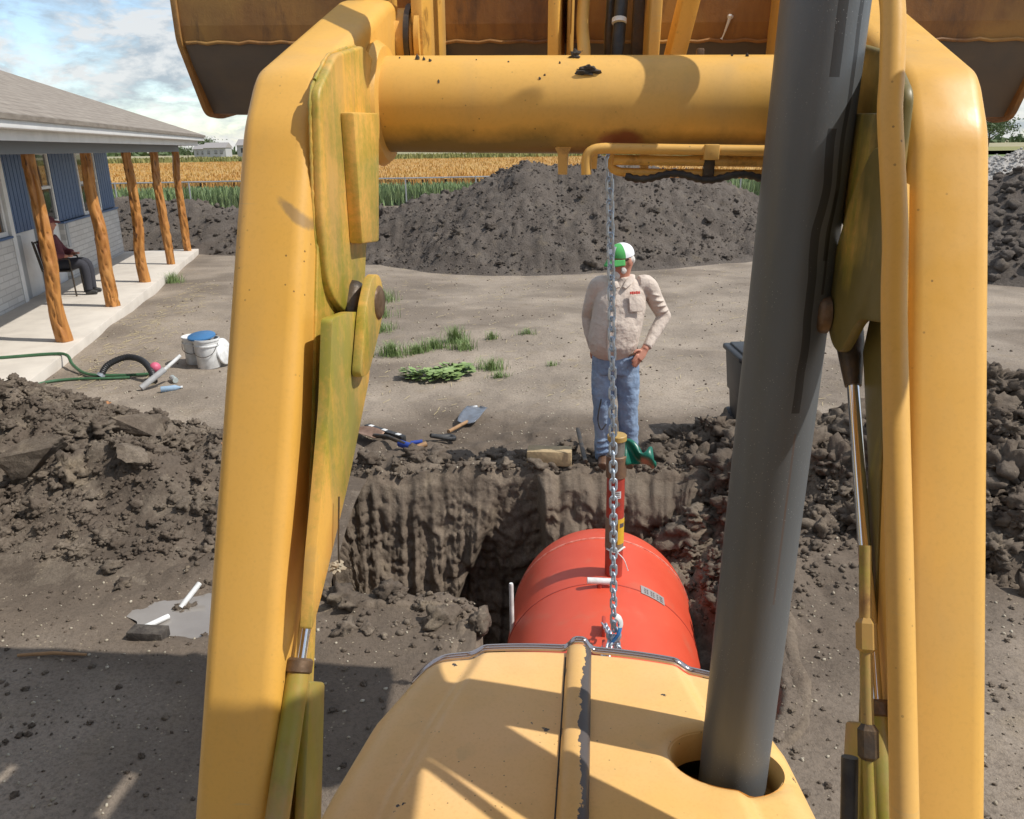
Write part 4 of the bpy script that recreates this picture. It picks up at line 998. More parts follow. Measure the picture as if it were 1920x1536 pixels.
# ================================================================== chain
def link_mesh():
    me_v = []; me_f = []; wire = 0.0054; half = 0.0132; Lh = 0.019-0.0; ns, nn = 28, 8
    path = []
    for i in range(ns):
        a = 2*math.pi*i/ns
        path.append((half*math.cos(a), 0, half*math.sin(a)+(0.0145 if math.sin(a) > 1e-6 else -0.0145 if math.sin(a) < -1e-6 else 0.0)))
    for i in range(ns):
        p = Vector(path[i]); t = (Vector(path[(i+1) % ns])-Vector(path[i-1])).normalized(); b = Vector((0, 1, 0)); n = t.cross(b)
        for k in range(nn):
            a = 2*math.pi*k/nn; me_v.append(tuple(p+n*wire*math.cos(a)+b*wire*math.sin(a)))
    for i in range(ns):
        for k in range(nn):
            me_f.append((i*nn+k, i*nn+(k+1) % nn, ((i+1) % ns)*nn+(k+1) % nn, ((i+1) % ns)*nn+k))
    me = bpy.data.meshes.new('link'); me.from_pydata(me_v, [], me_f); me.materials.append(M_ZINC)
    me.polygons.foreach_set('use_smooth', [True]*len(me.polygons)); me.update(); return me
LINK = link_mesh(); PITCHL = 0.0405
top = Vector((0.366, 3.10, 2.66)); bot = Vector((0.440, 3.10, 0.43))
chain = thing('lifting_chain', 'galvanised steel lifting chain hanging from the bucket to the red tank', 'chain', tuple(bot))
def run_links(pts, par, twist0=0.3):
    pts = [Vector(p) for p in pts]; seg = [(b-a).length for a, b in zip(pts[:-1], pts[1:])]; tot = sum(seg); n = int(tot/PITCHL)
    for i in range(n):
        s = (i+0.5)*tot/n; k = 0
        while k < len(seg)-1 and s > seg[k]: s -= seg[k]; k += 1
        p = pts[k]+(pts[k+1]-pts[k])*(s/seg[k]); d = (pts[k+1]-pts[k]).normalized()
        o = bpy.data.objects.new('link', LINK); COL.objects.link(o); o.parent = par
        q = Vector((0, 0, 1)).rotation_difference(-d)
        o.rotation_mode = 'QUATERNION'
        o.rotation_quaternion = q @ Matrix.Rotation((0 if i % 2 else math.pi/2)+twist0+0.25*math.sin(i*0.13), 3, 'Z').to_quaternion()
        o.location = p-Vector(OFFS[par.name])
mid = [top.lerp(bot, t)+Vector((0.006*math.sin(t*3.1), 0, 0)) for t in np.linspace(0, 1, 8)]
run_links(mid, chain)
lg1, lg2 = tk(-1.50, TR+0.05, R_(90)), tk(-1.72, TR+0.05, R_(90))
run_links(bez([bot+Vector((0.01, 0, -0.03)), bot+Vector((0.035, 0.10, -0.16)), lg1], 5), chain, 0.8)
run_links(bez([bot+Vector((-0.01, 0, -0.03)), bot+Vector((-0.05, -0.10, -0.14)), lg2], 5), chain, 0.5)
hk = [(0, 0, 0.05), (0.004, 0, 0.02), (0.02, 0, -0.004), (0.026, 0, -0.03), (0.012, 0, -0.052), (-0.012, 0, -0.05), (-0.024, 0, -0.03), (-0.022, 0, -0.012)]
obj('grab_hook', tube(bez([tuple(bot+Vector(q)) for q in hk], 5), [0.008+0.003*math.sin(i*0.09) for i in range(36)], 12), M_ZINC, chain)
obj('top_hook', tube(bez([(0.366, 3.10, 2.64), (0.366, 3.09, 2.68), (0.364, 3.06, 2.71), (0.36, 3.02, 2.71)], 5), 0.012, 12), M_DKMET, chain)
M_BLUE = mat('blue_web_strap', (0.03, 0.16, 0.42), 0.6, col2=(0.06, 0.25, 0.55), scale=40)
strap = thing('strap', 'short blue and white strap wrapped round the chain hook', 'strap', tuple(bot))
stv = [tuple(bot+Vector(q)) for q in ((0.022, -0.02, 0.055), (0.026, -0.025, 0.03), (0.018, -0.03, 0.0), (0.0, -0.03, -0.03), (-0.016, -0.028, -0.055))]
obj('webbing', tube(bez(stv, 5), [(0.013, 0.006)]*21, 10), M_BLUE, strap)
obj('white_end', tube(bez([tuple(bot+Vector(q)) for q in ((0.006, -0.02, 0.085), (0.020, -0.024, 0.075), (0.028, -0.022, 0.05), (0.026, -0.025, 0.032))], 4), [(0.014, 0.007)]*13, 10), M_WHITE, strap)
# E4
# ================================================================== house with porch
HO = Vector((-5.89, 10.32, 0)); HU = Vector((-0.2097, 0.9778, 0)); HN = Vector((0.9778, 0.2097, 0))
def HW(u, n, z): return tuple(HO+HU*u+HN*n+Vector((0, 0, z)))
def hbox(u0, u1, n0, n1, z0, z1):
    P = [HW(u, n, z) for z in (z0, z1) for u, n in ((u0, n0), (u0, n1), (u1, n1), (u1, n0))]
    return P, [(3, 2, 1, 0), (4, 5, 6, 7), (0, 1, 5, 4), (1, 2, 6, 5), (2, 3, 7, 6), (3, 0, 4, 7)]
house = thing('house', 'single-storey house with white brick, blue siding panels and a log-post porch', 'house', tuple(HO))
M_CONC = mat('porch_concrete', (0.66, 0.60, 0.52), 0.85, col2=(0.57, 0.515, 0.445), scale=2.5, bump=0.15, bscale=80, bdist=0.004)
M_TRIMW = mat('white_trim_paint', (0.78, 0.77, 0.75), 0.55, col2=(0.70, 0.69, 0.67), scale=3)
M_BEAM = mat('blue_grey_trim', (0.20, 0.225, 0.26), 0.6)
M_BSID = mat('blue_siding', (0.060, 0.115, 0.235), 0.5, col2=(0.072, 0.13, 0.255), scale=5)
M_SOFF = mat('soffit_paint', (0.40, 0.41, 0.42), 0.7)
def brick_mat():
    m = bpy.data.materials.new('white_brick'); m.use_nodes = True; t = m.node_tree; b = t.nodes['Principled BSDF']
    tcn = N(t, 'ShaderNodeTexCoord'); mp = N(t, 'ShaderNodeMapping'); t.links.new(tcn.outputs['Object'], mp.inputs[0])
    mp.inputs['Rotation'].default_value = (R_(90), 0, math.atan2(HU.y, HU.x)*-1)
    sp = N(t, 'ShaderNodeSeparateXYZ'); t.links.new(tcn.outputs['Object'], sp.inputs[0])
    al = mth(t, 'ADD', mth(t, 'MULTIPLY', sp.outputs['X'], HU.x), mth(t, 'MULTIPLY', sp.outputs['Y'], HU.y))
    cb = N(t, 'ShaderNodeCombineXYZ'); t.links.new(al, cb.inputs[0]); t.links.new(sp.outputs['Z'], cb.inputs[1])
    br_ = N(t, 'ShaderNodeTexBrick'); br_.inputs['Scale'].default_value = 1.0; br_.inputs['Brick Width'].default_value = 0.40; br_.inputs['Row Height'].default_value = 0.10; br_.inputs['Mortar Size'].default_value = 0.008
    br_.inputs['Color1'].default_value = (0.60, 0.58, 0.55, 1); br_.inputs['Color2'].default_value = (0.52, 0.50, 0.47, 1); br_.inputs['Mortar'].default_value = (0.42, 0.40, 0.38, 1)
    t.links.new(cb.outputs[0], br_.inputs['Vector']); t.links.new(br_.outputs['Color'], b.inputs['Base Color']); b.inputs['Roughness'].default_value = 0.85
    bp = N(t, 'ShaderNodeBump'); bp.inputs['Strength'].default_value = 0.6; bp.inputs['Distance'].default_value = 0.006; bp.invert = True
    t.links.new(br_.outputs['Fac'], bp.inputs['Height']); t.links.new(bp.outputs[0], b.inputs['Normal']); return m
M_BRICK = brick_mat()
M_GLASS = mat('window_glass', (0.02, 0.025, 0.028), 0.03, spec=1.0); M_GLASS.node_tree.nodes['Principled BSDF'].inputs['IOR'].default_value = 1.9
def shingle_mat():
    m = bpy.data.materials.new('roof_shingles'); m.use_nodes = True; t = m.node_tree; b = t.nodes['Principled BSDF']; v = mapping(t)
    sp = N(t, 'ShaderNodeSeparateXYZ'); t.links.new(v, sp.inputs[0])
    rowp = mth(t, 'FRACT', mth(t, 'MULTIPLY', sp.outputs['Z'], 16.0))
    cell = N(t, 'ShaderNodeTexVoronoi'); cell.inputs['Scale'].default_value = 5.5; t.links.new(mapping(t, (1, 1, 3.0)), cell.inputs['Vector'])
    c = mixc(t, ramp(t, noise(t, mapping(t, (1, 1, 4)), 5, 5), 0.3, 0.7), (0.20, 0.165, 0.135), (0.31, 0.27, 0.225))
    c = mixc(t, mth(t, 'MULTIPLY', ramp(t, rowp, 0.82, 0.95), 0.5), c, (0.09, 0.075, 0.06))
    t.links.new(c, b.inputs['Base Color']); b.inputs['Roughness'].default_value = 0.95
    bp = N(t, 'ShaderNodeBump'); bp.inputs['Strength'].default_value = 0.7; bp.inputs['Distance'].default_value = 0.015; t.links.new(rowp, bp.inputs['Height']); t.links.new(bp.outputs[0], b.inputs['Normal']); return m
M_SHING = shingle_mat()
slab = obj('porch_slab', hbox(-14, 10.5, -1.56, 0.21, -0.25, 0.15), M_CONC, house, bev=(0.012, 2))
obj('wall', hbox(-14, 10.25, -9.0, -1.60, -0.2, 2.66), M_TRIMW, house, smooth=False)
for u0, u1 in ((6.0, 10.29), (-14, 3.28)):
    bw = obj('brick_skirt', hbox(u0, u1, -1.60, -1.51, 0.12, 1.21), M_BRICK, house, smooth=False)
    obj('brick_ledge', hbox(u0-0.02, u1+0.02, -1.60, -1.485, 1.212, 1.245), M_BSID, bw, smooth=False)
for (u0, u1, z0, k) in ((3.50, 4.52, 1.25, 6), (5.95, 7.60, 1.262, 8), (9.13, 10.27, 1.262, 6), (-0.6, 1.0, 1.262, 8)):
    w = (u1-u0)/k
    pn_ = obj('siding_panel', hbox(u0, u1, -1.60, -1.566, z0-0.004, 2.60), M_BSID, house, smooth=False)
    for i in range(k):
        obj('siding_board', hbox(u0+i*w+0.012, u0+(i+1)*w-0.012, -1.566, -1.543, z0, 2.59), M_BSID, pn_, smooth=False)
def window(u0, u1, z0, z1, rows=1):
    f_ = 0.07
    wd = obj('window', hbox(u0+f_, u1-f_, -1.600, -1.572, z0+f_, z1-f_), M_GLASS, house, smooth=False)
    for a in ((u0, u1, z0, z0+f_), (u0, u1, z1-f_, z1), (u0, u0+f_, z0+f_, z1-f_), (u1-f_, u1, z0+f_, z1-f_)):
        obj('window_frame', hbox(a[0], a[1], -1.60, -1.540, a[2], a[3]), M_TRIMW, wd, smooth=False)
    if rows > 1:
        zc_ = (z0+z1)/2; obj('glazing_bar', hbox(u0+f_, u1-f_, -1.572, -1.555, zc_-0.025, zc_+0.025), M_TRIMW, wd, smooth=False)
window(7.64, 9.08, 1.25, 2.56, 2); window(2.05, 3.26, 1.25, 2.56, 2); window(-3, -1, 1.25, 2.56, 2)
window(5.02, 5.90, 1.25, 2.56, 2)
dr = obj('door', hbox(4.62, 4.98, -1.60, -1.56, 0.16, 2.3), M_SOFF, house, smooth=False)
obj('door_jamb', hbox(3.30, 3.46, -1.60, -1.50, 0.152, 2.58), M_TRIMW, house, smooth=False)
obj('door_panel', hbox(3.56, 3.86, -1.60, -1.572, 0.16, 1.2), M_SOFF, house, smooth=False)
obj('shutter', hbox(6.06, 6.22, -1.509, -1.49, 0.75, 1.19), M_SOFF, house, smooth=False)
obj('outlet_cover', hbox(7.9, 7.98, -1.509, -1.495, 0.62, 0.74), M_BEAM, house, smooth=False)
obj('porch_beam', hbox(-14, 10.25, -0.09, 0.09, 2.50, 2.664), M_BEAM, house, bev=(0.006, 1))
obj('soffit', hbox(-14, 10.26, -1.598, 0.50, 2.666, 2.69), M_SOFF, house, smooth=False)
fs = obj('fascia', hbox(-14, 10.32, 0.50, 0.535, 2.63, 2.80), M_TRIMW, house, smooth=False)
obj('fascia_end', hbox(10.26, 10.30, -8.9, 0.499, 2.63, 2.80), M_TRIMW, house, smooth=False)
gt = obj('gutter', (lambda P: (P[0], P[1]))(hbox(-14, 10.36, 0.536, 0.69, 2.735, 2.845)), M_TRIMW, house, bev=(0.012, 2))
obj('drip_edge', hbox(-14, 10.37, 0.50, 0.70, 2.846, 2.862), M_BEAM, house, smooth=False)
# hip roof
E0, E1 = (10.42, 0.72), (-14, 0.72); zr0 = 2.865
Rr, Rl = (4.6, -3.9), (-14, -3.9); zr1 = 4.62; B0 = (10.42, -9.2); B1 = (-14, -9.2)
rv = [HW(*E1, zr0), HW(*E0, zr0), HW(*Rr, zr1), HW(*Rl, zr1), HW(*B0, zr0), HW(*B1, zr0)]
rvb = [(x, y, z-0.05) for x, y, z in rv]
obj('roof', (rv+rvb, [(0, 1, 2, 3), (1, 4, 2), (4, 5, 3, 2), (7, 6, 9, 8), (10, 7, 8), (11, 10, 8, 9), (0, 6, 7, 1), (1, 7, 10, 4)]), M_SHING, house, smooth=False)
def log_mat():
    m = bpy.data.materials.new('varnished_cedar'); m.use_nodes = True; t = m.node_tree; b = t.nodes['Principled BSDF']
    vs = mapping(t, (1, 1, 0.18)); v = mapping(t)
    c = mixc(t, ramp(t, noise(t, vs, 11, 6, 0.65), 0.36, 0.66), (0.56, 0.255, 0.066), (0.36, 0.14, 0.034))
    c = mixc(t, ramp(t, noise(t, mapping(t, (1, 1, 0.28)), 8, 6, 0.65), 0.60, 0.66), c, (0.075, 0.030, 0.012))
    c = mixc(t, ramp(t, noise(t, v, 2.0, 4), 0.55, 0.7), c, (0.60, 0.31, 0.10))
    t.links.new(c, b.inputs['Base Color']); b.inputs['Roughness'].default_value = 0.42
    bp = N(t, 'ShaderNodeBump'); bp.inputs['Strength'].default_value = 0.5; bp.inputs['Distance'].default_value = 0.02; t.links.new(noise(t, vs, 16, 6), bp.inputs['Height']); t.links.new(bp.outputs[0], b.inputs['Normal']); return m
M_LOG = log_mat()
for i in range(5):
    u = i*2.54; ns, nk = 26, 46; V = []
    for k in range(nk):
        z = 0.152+(2.50-0.152)*k/(nk-1); q = k/(nk-1)
        cx = 0.030*vn(np.array([z*1.6+i*7]), np.array([1.0+i]), s=3)[0]; cy = 0.030*vn(np.array([z*1.6+i*9]), np.array([5.0+i]), s=4)[0]
        for j in range(ns):
            a = 2*math.pi*j/ns; tw = a+z*0.9
            r = 0.094-0.016*q+0.020*vn(np.array([math.cos(tw)*1.3+i*3]), np.array([math.sin(tw)*1.3]), np.array([z*1.0]), s=6)[0]
            fl_ = abs(vn(np.array([math.cos(tw)*2.6]), np.array([math.sin(tw)*2.6+i*5]), np.array([z*1.1]), s=8)[0])
            r -= 0.050*max(0, 0.15-fl_)/0.15
            V.append(HW(u+cx+r*math.cos(a), cy+r*math.sin(a), z))
    obj('log_post', (V, [(k*ns+j, k*ns+(j+1) % ns, (k+1)*ns+(j+1) % ns, (k+1)*ns+j) for k in range(nk-1) for j in range(ns)]), M_LOG, house, ang=180)

# ================================================================== people
def ellip(c, r, M=None, n=(14, 10)):
    V = []; F = []; a_, b_ = n
    for j in range(b_+1):
        p = math.pi*j/b_
        for i in range(a_):
            t = 2*math.pi*i/a_; v = Vector((r[0]*math.sin(p)*math.cos(t), r[1]*math.sin(p)*math.sin(t), r[2]*math.cos(p)))
            if M is not None: v = M @ v
            V.append(tuple(v+Vector(c)))
    for j in range(b_):
        for i in range(a_): F.append((j*a_+i, (j+1)*a_+i, (j+1)*a_+(i+1) % a_, j*a_+(i+1) % a_))
    return V, F
def limb(pts, rs, n=14, k=5):
    P = bez(pts, k); R = []
    m = len(pts)-1
    for i in range(len(P)):
        t = i/k; a = min(int(t), m-1); f = t-a
        ra, rb_ = rs[a], rs[a+1]
        if hasattr(ra, '__len__'): R.append((ra[0]+(rb_[0]-ra[0])*f, ra[1]+(rb_[1]-ra[1])*f))
        else: R.append(ra+(rb_-ra)*f)
    return tube(P, R, n, ell=(1, 0, 0))
def remesh(name, gs, m, parent, voxel=0.008, it=6, fac=0.5):
    o = obj(name, cat(*gs), m, parent, ang=180)
    r = o.modifiers.new('remesh', 'REMESH'); r.mode = 'VOXEL'; r.voxel_size = voxel; r.use_smooth_shade = True
    s = o.modifiers.new('smooth', 'SMOOTH'); s.factor = fac; s.iterations = it
    return o
M_SKIN = mat('sunburnt_skin', (0.52, 0.235, 0.155), 0.55, col2=(0.44, 0.18, 0.12), scale=14)
M_SHIRT = mat('tan_work_shirt', (0.60, 0.505, 0.43), 0.85, col2=(0.54, 0.45, 0.38), scale=9, bump=0.8, bscale=13, bdist=0.03)
M_JEAN = mat('faded_blue_jeans', (0.155, 0.225, 0.345), 0.85, col2=(0.27, 0.355, 0.48), scale=4.5, lo=0.38, hi=0.62, bump=0.8, bscale=11, bdist=0.03)
M_CGRN = mat('green_cap_cloth', (0.07, 0.36, 0.09), 0.8); M_CWHT = mat('white_cap_mesh', (0.78, 0.78, 0.80), 0.8)
M_BEARD = mat('white_beard', (0.62, 0.58, 0.54), 0.9, bump=0.6, bscale=80)
M_LEATH = mat('brown_leather', (0.10, 0.05, 0.028), 0.5, col2=(0.14, 0.075, 0.04), scale=20)
M_SHADE = mat('dark_glasses', (0.02, 0.018, 0.018), 0.15)
M_LOGO = mat('red_embroidery', (0.55, 0.06, 0.04), 0.8)
mx0, my0 = 0.885, 6.06; mz0 = gz(mx0, my0)+0.005
def W(x, y, z): return (mx0+x, my0+y, mz0+z)
man = thing('person', 'man in tan shirt, blue jeans and green and white cap, hand on hip', 'person', W(0, 0, 0))
fd = Vector((-0.80, -0.60, 0)).normalized(); fs_ = Vector((0, 0, 1)).cross(fd).normalized()
HMx = Matrix((fd, fs_, Vector((0, 0, 1)))).transposed()            # local x = facing
HMx = HMx @ Matrix.Rotation(R_(10), 3, 'Y')
hc_ = Vector(W(-0.045, -0.01, 1.655))
def hd(x, y, z): return tuple(hc_+HMx @ Vector((x, y, z)))
body = [ellip(hc_, (0.098, 0.078, 0.115), HMx, (18, 14)), ellip(hd(0.032, 0, -0.058), (0.062, 0.056, 0.060), HMx), ellip(hd(0.100, 0, -0.012), (0.018, 0.013, 0.024), HMx, (10, 8)),
        ellip(hd(0.082, 0, 0.022), (0.022, 0.052, 0.012), HMx, (10, 8)), ellip(hd(0.090, 0, -0.056), (0.012, 0.026, 0.010), HMx, (10, 8)),
        ellip(hd(-0.005, 0.080, -0.008), (0.022, 0.010, 0.034), HMx, (10, 8)), ellip(hd(-0.005, -0.080, -0.008), (0.022, 0.010, 0.034), HMx, (10, 8)),
        limb([W(-0.035, 0.02, 1.42), W(-0.04, 0.01, 1.53), hd(-0.01, 0, -0.06)], [0.072, 0.062, 0.062])]
# torso and limbs under the clothes
body += [limb([W(-0.09, 0, 0.86), W(-0.08, 0, 1.05), W(-0.04, 0, 1.30), W(-0.03, 0.01, 1.46)], [(0.15, 0.12), (0.17, 0.15), (0.18, 0.12), (0.12, 0.08)], 18)]
SR, ER, WR = W(0.165, 0.02, 1.455), W(0.305, 0.06, 1.205), W(0.135, -0.115, 0.985)
SL, EL, WL = W(-0.215, 0.03, 1.455), W(-0.275, 0.13, 1.20), W(-0.235, 0.06, 0.96)
body += [limb([SR, ER], [0.05, 0.042]), limb([ER, WR], [0.042, 0.029]), limb([SL, EL], [0.05, 0.042]), limb([EL, WL], [0.042, 0.029])]
body += [limb([W(-0.145, 0.02, 0.9), W(-0.150, 0.0, 0.5), W(-0.135, 0.02, 0.10)], [0.085, 0.055, 0.04]), limb([W(0.02, 0, 0.9), W(0.038, -0.02, 0.5), W(0.065, -0.01, 0.10)], [0.085, 0.055, 0.04])]
# right-side hand resting on the belt: palm, four fingers, thumb
wv = Vector(WR); hv0 = Vector((-0.62, -0.38, -0.68)).normalized()
pc = wv+hv0*0.055
body += [limb([wv-hv0*0.01, wv+hv0*0.045, wv+hv0*0.088], [(0.027, 0.022), (0.040, 0.017), (0.036, 0.014)], 12)]
sdv_ = hv0.cross(Vector((0.5, -0.85, 0.1))).normalized()
for k, (o_, L) in enumerate(((-0.030, 0.066), (-0.010, 0.076), (0.010, 0.072), (0.029, 0.056))):
    b0 = wv+hv0*0.082+sdv_*o_; b1 = b0+hv0*L*0.5+Vector((0, 0.004, -0.004)); b2 = b1+(hv0*0.8+Vector((-0.1, 0.25, -0.25))).normalized()*L*0.5
    body.append(limb([b0-hv0*0.015, b0, b1, b2], [0.0105, 0.0100, 0.0092, 0.0075], 8, 3))
tb0 = wv+hv0*0.03+sdv_*0.030; body.append(limb([tb0, tb0+(hv0*0.6+sdv_*0.7).normalized()*0.035, tb0+(hv0*0.85+sdv_*0.5).normalized()*0.062], [0.013, 0.011, 0.0085], 8, 3))
wl = Vector(WL); hl0 = Vector((0.1, 0.15, -1)).normalized()
body += [limb([wl-hl0*0.01, wl+hl0*0.045, wl+hl0*0.085], [(0.025, 0.02), (0.036, 0.017), (0.032, 0.014)], 12)]
for o_, L in ((-0.027, 0.06), (-0.009, 0.07), (0.009, 0.066), (0.026, 0.05)):
    b0 = wl+hl0*0.08+Vector((o_*0.4, o_, 0)); body.append(limb([b0-hl0*0.012, b0+hl0*L*0.5, b0+hl0*L+Vector((0.015, 0, 0))], [0.0105, 0.0095, 0.0075], 8, 3))
body.append(limb([wl+hl0*0.02+Vector((0, -0.025, 0)), wl+hl0*0.05+Vector((0.01, -0.04, 0)), wl+hl0*0.075+Vector((0.015, -0.042, 0))], [0.012, 0.010, 0.008], 8, 3))
skin = remesh('body', body, M_SKIN, man, 0.0058, 3)
shirt = [limb([W(-0.085, 0.005, 0.955), W(-0.092, -0.02, 1.04), W(-0.075, -0.02, 1.16), W(-0.045, -0.005, 1.32), W(-0.028, 0.012, 1.44), W(-0.032, 0.015, 1.515)],
              [(0.178, 0.150), (0.196, 0.180), (0.198, 0.175), (0.200, 0.145), (0.175, 0.105), (0.075, 0.07)], 24),
         limb([W(0.09, 0.01, 1.465), SR, W(0.245, 0.05, 1.31), ER], [0.068, 0.070, 0.062, 0.056]),
         limb([ER, W(0.228, -0.02, 1.10), tuple(Vector(WR)+Vector((0.018, 0.012, 0.018)))], [0.056, 0.048, 0.038]), ellip(ER, (0.056, 0.056, 0.056)),
         limb([W(-0.13, 0.01, 1.465), SL, W(-0.255, 0.08, 1.31), EL], [0.068, 0.070, 0.062, 0.054]), limb([EL, W(-0.262, 0.10, 1.08), WL], [0.054, 0.047, 0.038]), ellip(EL, (0.054, 0.054, 0.054)),
         limb([W(-0.03, 0.012, 1.49), W(-0.034, 0.008, 1.535)], [0.080, 0.070], 16)]
# sleeve folds
for t_ in (0.25, 0.45, 0.62, 0.8):
    p_ = Vector(SR).lerp(Vector(ER), t_); shirt.append(ellip(p_+Vector((0.01, -0.02, 0)), (0.061-0.01*t_, 0.054, 0.014), Matrix.Rotation(0.5-t_, 3, 'Y'), (12, 8)))
    p_ = Vector(ER).lerp(Vector(WR), t_); shirt.append(ellip(p_, (0.047-0.008*t_, 0.047, 0.012), Matrix.Rotation(-0.7, 3, 'Y') @ Matrix.Rotation(0.4, 3, 'X'), (12, 8)))
for z_, y_ in ((1.0, -0.165), (1.07, -0.175), (1.13, -0.172)):
    shirt.append(limb([W(-0.20, y_+0.055, z_+0.02), W(-0.10, y_-0.005, z_), W(0.03, y_+0.02, z_+0.035)], [0.016, 0.020, 0.014], 8))
def folds(o, st, size, seed):
    tx = bpy.data.textures.new('folds', 'CLOUDS'); tx.noise_scale = size; tx.noise_depth = 2
    dm = o.modifiers.new('folds', 'DISPLACE'); dm.texture = tx; dm.strength = st; dm.mid_level = 0.5; dm.texture_coords = 'LOCAL'
sh = remesh('shirt', shirt, M_SHIRT, man, 0.0075, 3); folds(sh, 0.009, 0.09, 1)
obj('shirt_placket', limb([W(-0.105, -0.150, 1.43), W(-0.125, -0.168, 1.30), W(-0.150, -0.196, 1.12), W(-0.150, -0.186, 0.99)], [(0.014, 0.006)]*4, 8), M_SHIRT, sh)
pk = obj('shirt_pocket', box(W(0.050, -0.148, 1.345), (0.105, 0.014, 0.115), M=Matrix.Rotation(0.28, 3, 'Z') @ Matrix.Rotation(-0.22, 3, 'X')), M_SHIRT, sh, bev=(0.005, 2))
for i in range(5):
    obj('embroidered_letter', box(W(0.012+i*0.016, -0.143+i*0.0035, 1.428), (0.010, 0.012, 0.022 if i % 2 else 0.018), M=Matrix.Rotation(0.28, 3, 'Z') @ Matrix.Rotation(-0.35, 3, 'X')), M_LOGO, sh)
col = [W(-0.115, -0.045, 1.505), W(-0.09, -0.085, 1.485), W(-0.055, -0.105, 1.46)]
obj('collar', limb([W(0.035, 0.02, 1.535), W(0.015, -0.065, 1.515), W(-0.035, -0.115, 1.462)], [(0.030, 0.010), (0.034, 0.010), (0.016, 0.008)], 10), M_SHIRT, sh)
obj('collar', limb([W(-0.105, 0.03, 1.535), W(-0.112, -0.05, 1.515), W(-0.080, -0.108, 1.462)], [(0.030, 0.010), (0.034, 0.010), (0.016, 0.008)], 10), M_SHIRT, sh)
jeans = [limb([W(-0.072, 0.01, 0.80), W(-0.072, 0.0, 0.88), W(-0.078, 0, 0.975)], [(0.180, 0.135), (0.178, 0.138), (0.172, 0.142)], 22),
         limb([W(-0.155, 0.02, 0.86), W(-0.158, 0.015, 0.70), W(-0.160, 0.0, 0.50), W(-0.150, 0.012, 0.30), W(-0.140, 0.02, 0.055)], [(0.098, 0.115), (0.098, 0.105), (0.080, 0.085), (0.076, 0.080), (0.074, 0.078)], 18),
         limb([W(0.018, 0.0, 0.86), W(0.028, -0.008, 0.70), W(0.036, -0.022, 0.50), W(0.048, -0.018, 0.30), W(0.062, -0.01, 0.055)], [(0.098, 0.115), (0.096, 0.105), (0.080, 0.085), (0.077, 0.080), (0.075, 0.080)], 18)]
for z_ in (0.47, 0.53, 0.12, 0.17, 0.22):
    jeans.append(ellip(W(0.040, -0.06, z_), (0.066, 0.036, 0.014), Matrix.Rotation(0.25, 3, 'Y'), (12, 8))); jeans.append(ellip(W(-0.155, -0.045, z_+0.01), (0.064, 0.036, 0.014), Matrix.Rotation(-0.25, 3, 'Y'), (12, 8)))
jn = remesh('jeans', jeans, M_JEAN, man, 0.0075, 3); folds(jn, 0.022, 0.08, 2)
obj('belt', limb([W(-0.078, 0.0, 0.938), W(-0.079, 0.0, 0.978)], [(0.181, 0.150), (0.180, 0.151)], 28), M_LEATH, man)
for x_ in (-0.14, 0.065):
    remesh('boot', [limb([W(x_, 0.055, 0.05), W(x_-0.01, -0.04, 0.055), W(x_-0.03, -0.15, 0.04)], [(0.046, 0.052), (0.047, 0.055), (0.042, 0.036)], 14), limb([W(x_, 0.02, 0.03), W(x_, 0.02, 0.13)], [0.048, 0.052], 12)], M_LEATH, man, 0.008, 3)
# cap
capv = []; capf = []; na, nb = 28, 12
def capdome(a0, a1, nm, m, r=1.0):
    V = []; F = []
    for j in range(nb+1):
        p = math.pi/2*j/nb
        for i in range(na+1):
            t = a0+(a1-a0)*i/na
            x, y, z = 0.108*math.sin(p)*math.cos(t), 0.090*math.sin(p)*math.sin(t), 0.030+0.098*math.cos(p)**0.85
            if abs(t) < 1.2: z += 0.020*math.sin(p)*(1-abs(t)/1.2)
            V.append(hd(x*r, y*r, z))
    for j in range(nb):
        for i in range(na): F.append((j*(na+1)+i, (j+1)*(na+1)+i, (j+1)*(na+1)+i+1, j*(na+1)+i+1))
    return obj(nm, (V, F), m, man)
cap = capdome(-1.25, 1.25, 'cap', M_CGRN); back = capdome(1.25, 2*math.pi-1.25, 'cap_mesh_back', M_CWHT)
V = []
for j in range(6):
    for i in range(17):
        t = -1.15+2.3*i/16; r = 1+0.72*j/5
        V.append(hd(0.104*math.cos(t)*(1+0.55*j/5*math.cos(t*0.9)), 0.088*math.sin(t)*(1+0.12*j/5), 0.032-0.040*j/5-0.012*abs(math.sin(t))))
vis = obj('cap_visor', (V, grid_faces(6, 17)), M_CGRN, man); vis.modifiers.new('t', 'SOLIDIFY').thickness = 0.006
V = []
for j in range(5):
    for i in range(9):
        y = (-0.040+0.08*i/8); z = 0.055+0.055*j/4
        V.append(hd(0.101*math.sqrt(max(0.05, 1-(y/0.095)**2))*(1-0.55*((z-0.03)/0.10)**2.2)+0.012, y, z+0.012))
obj('cap_patch', (V, grid_faces(5, 9)), M_CWHT, man)
obj('glasses', cat(ellip(hd(0.088, 0.034, 0.010), (0.012, 0.026, 0.019), HMx, (12, 8)), ellip(hd(0.088, -0.034, 0.010), (0.012, 0.026, 0.019), HMx, (12, 8)), tube([hd(0.07, 0.062, 0.014), hd(0.0, 0.084, 0.012)], 0.004, 6), tube([hd(0.07, -0.062, 0.014), hd(0.0, -0.084, 0.012)], 0.004, 6)), M_SHADE, man)
remesh('beard', [ellip(hd(0.072, 0, -0.088), (0.036, 0.036, 0.045), HMx), ellip(hd(0.100, 0, -0.040), (0.012, 0.034, 0.010), HMx), ellip(hd(0.04, 0.055, -0.062), (0.030, 0.014, 0.030), HMx), ellip(hd(0.04, -0.055, -0.062), (0.030, 0.014, 0.030), HMx)], M_BEARD, man, 0.006, 2)
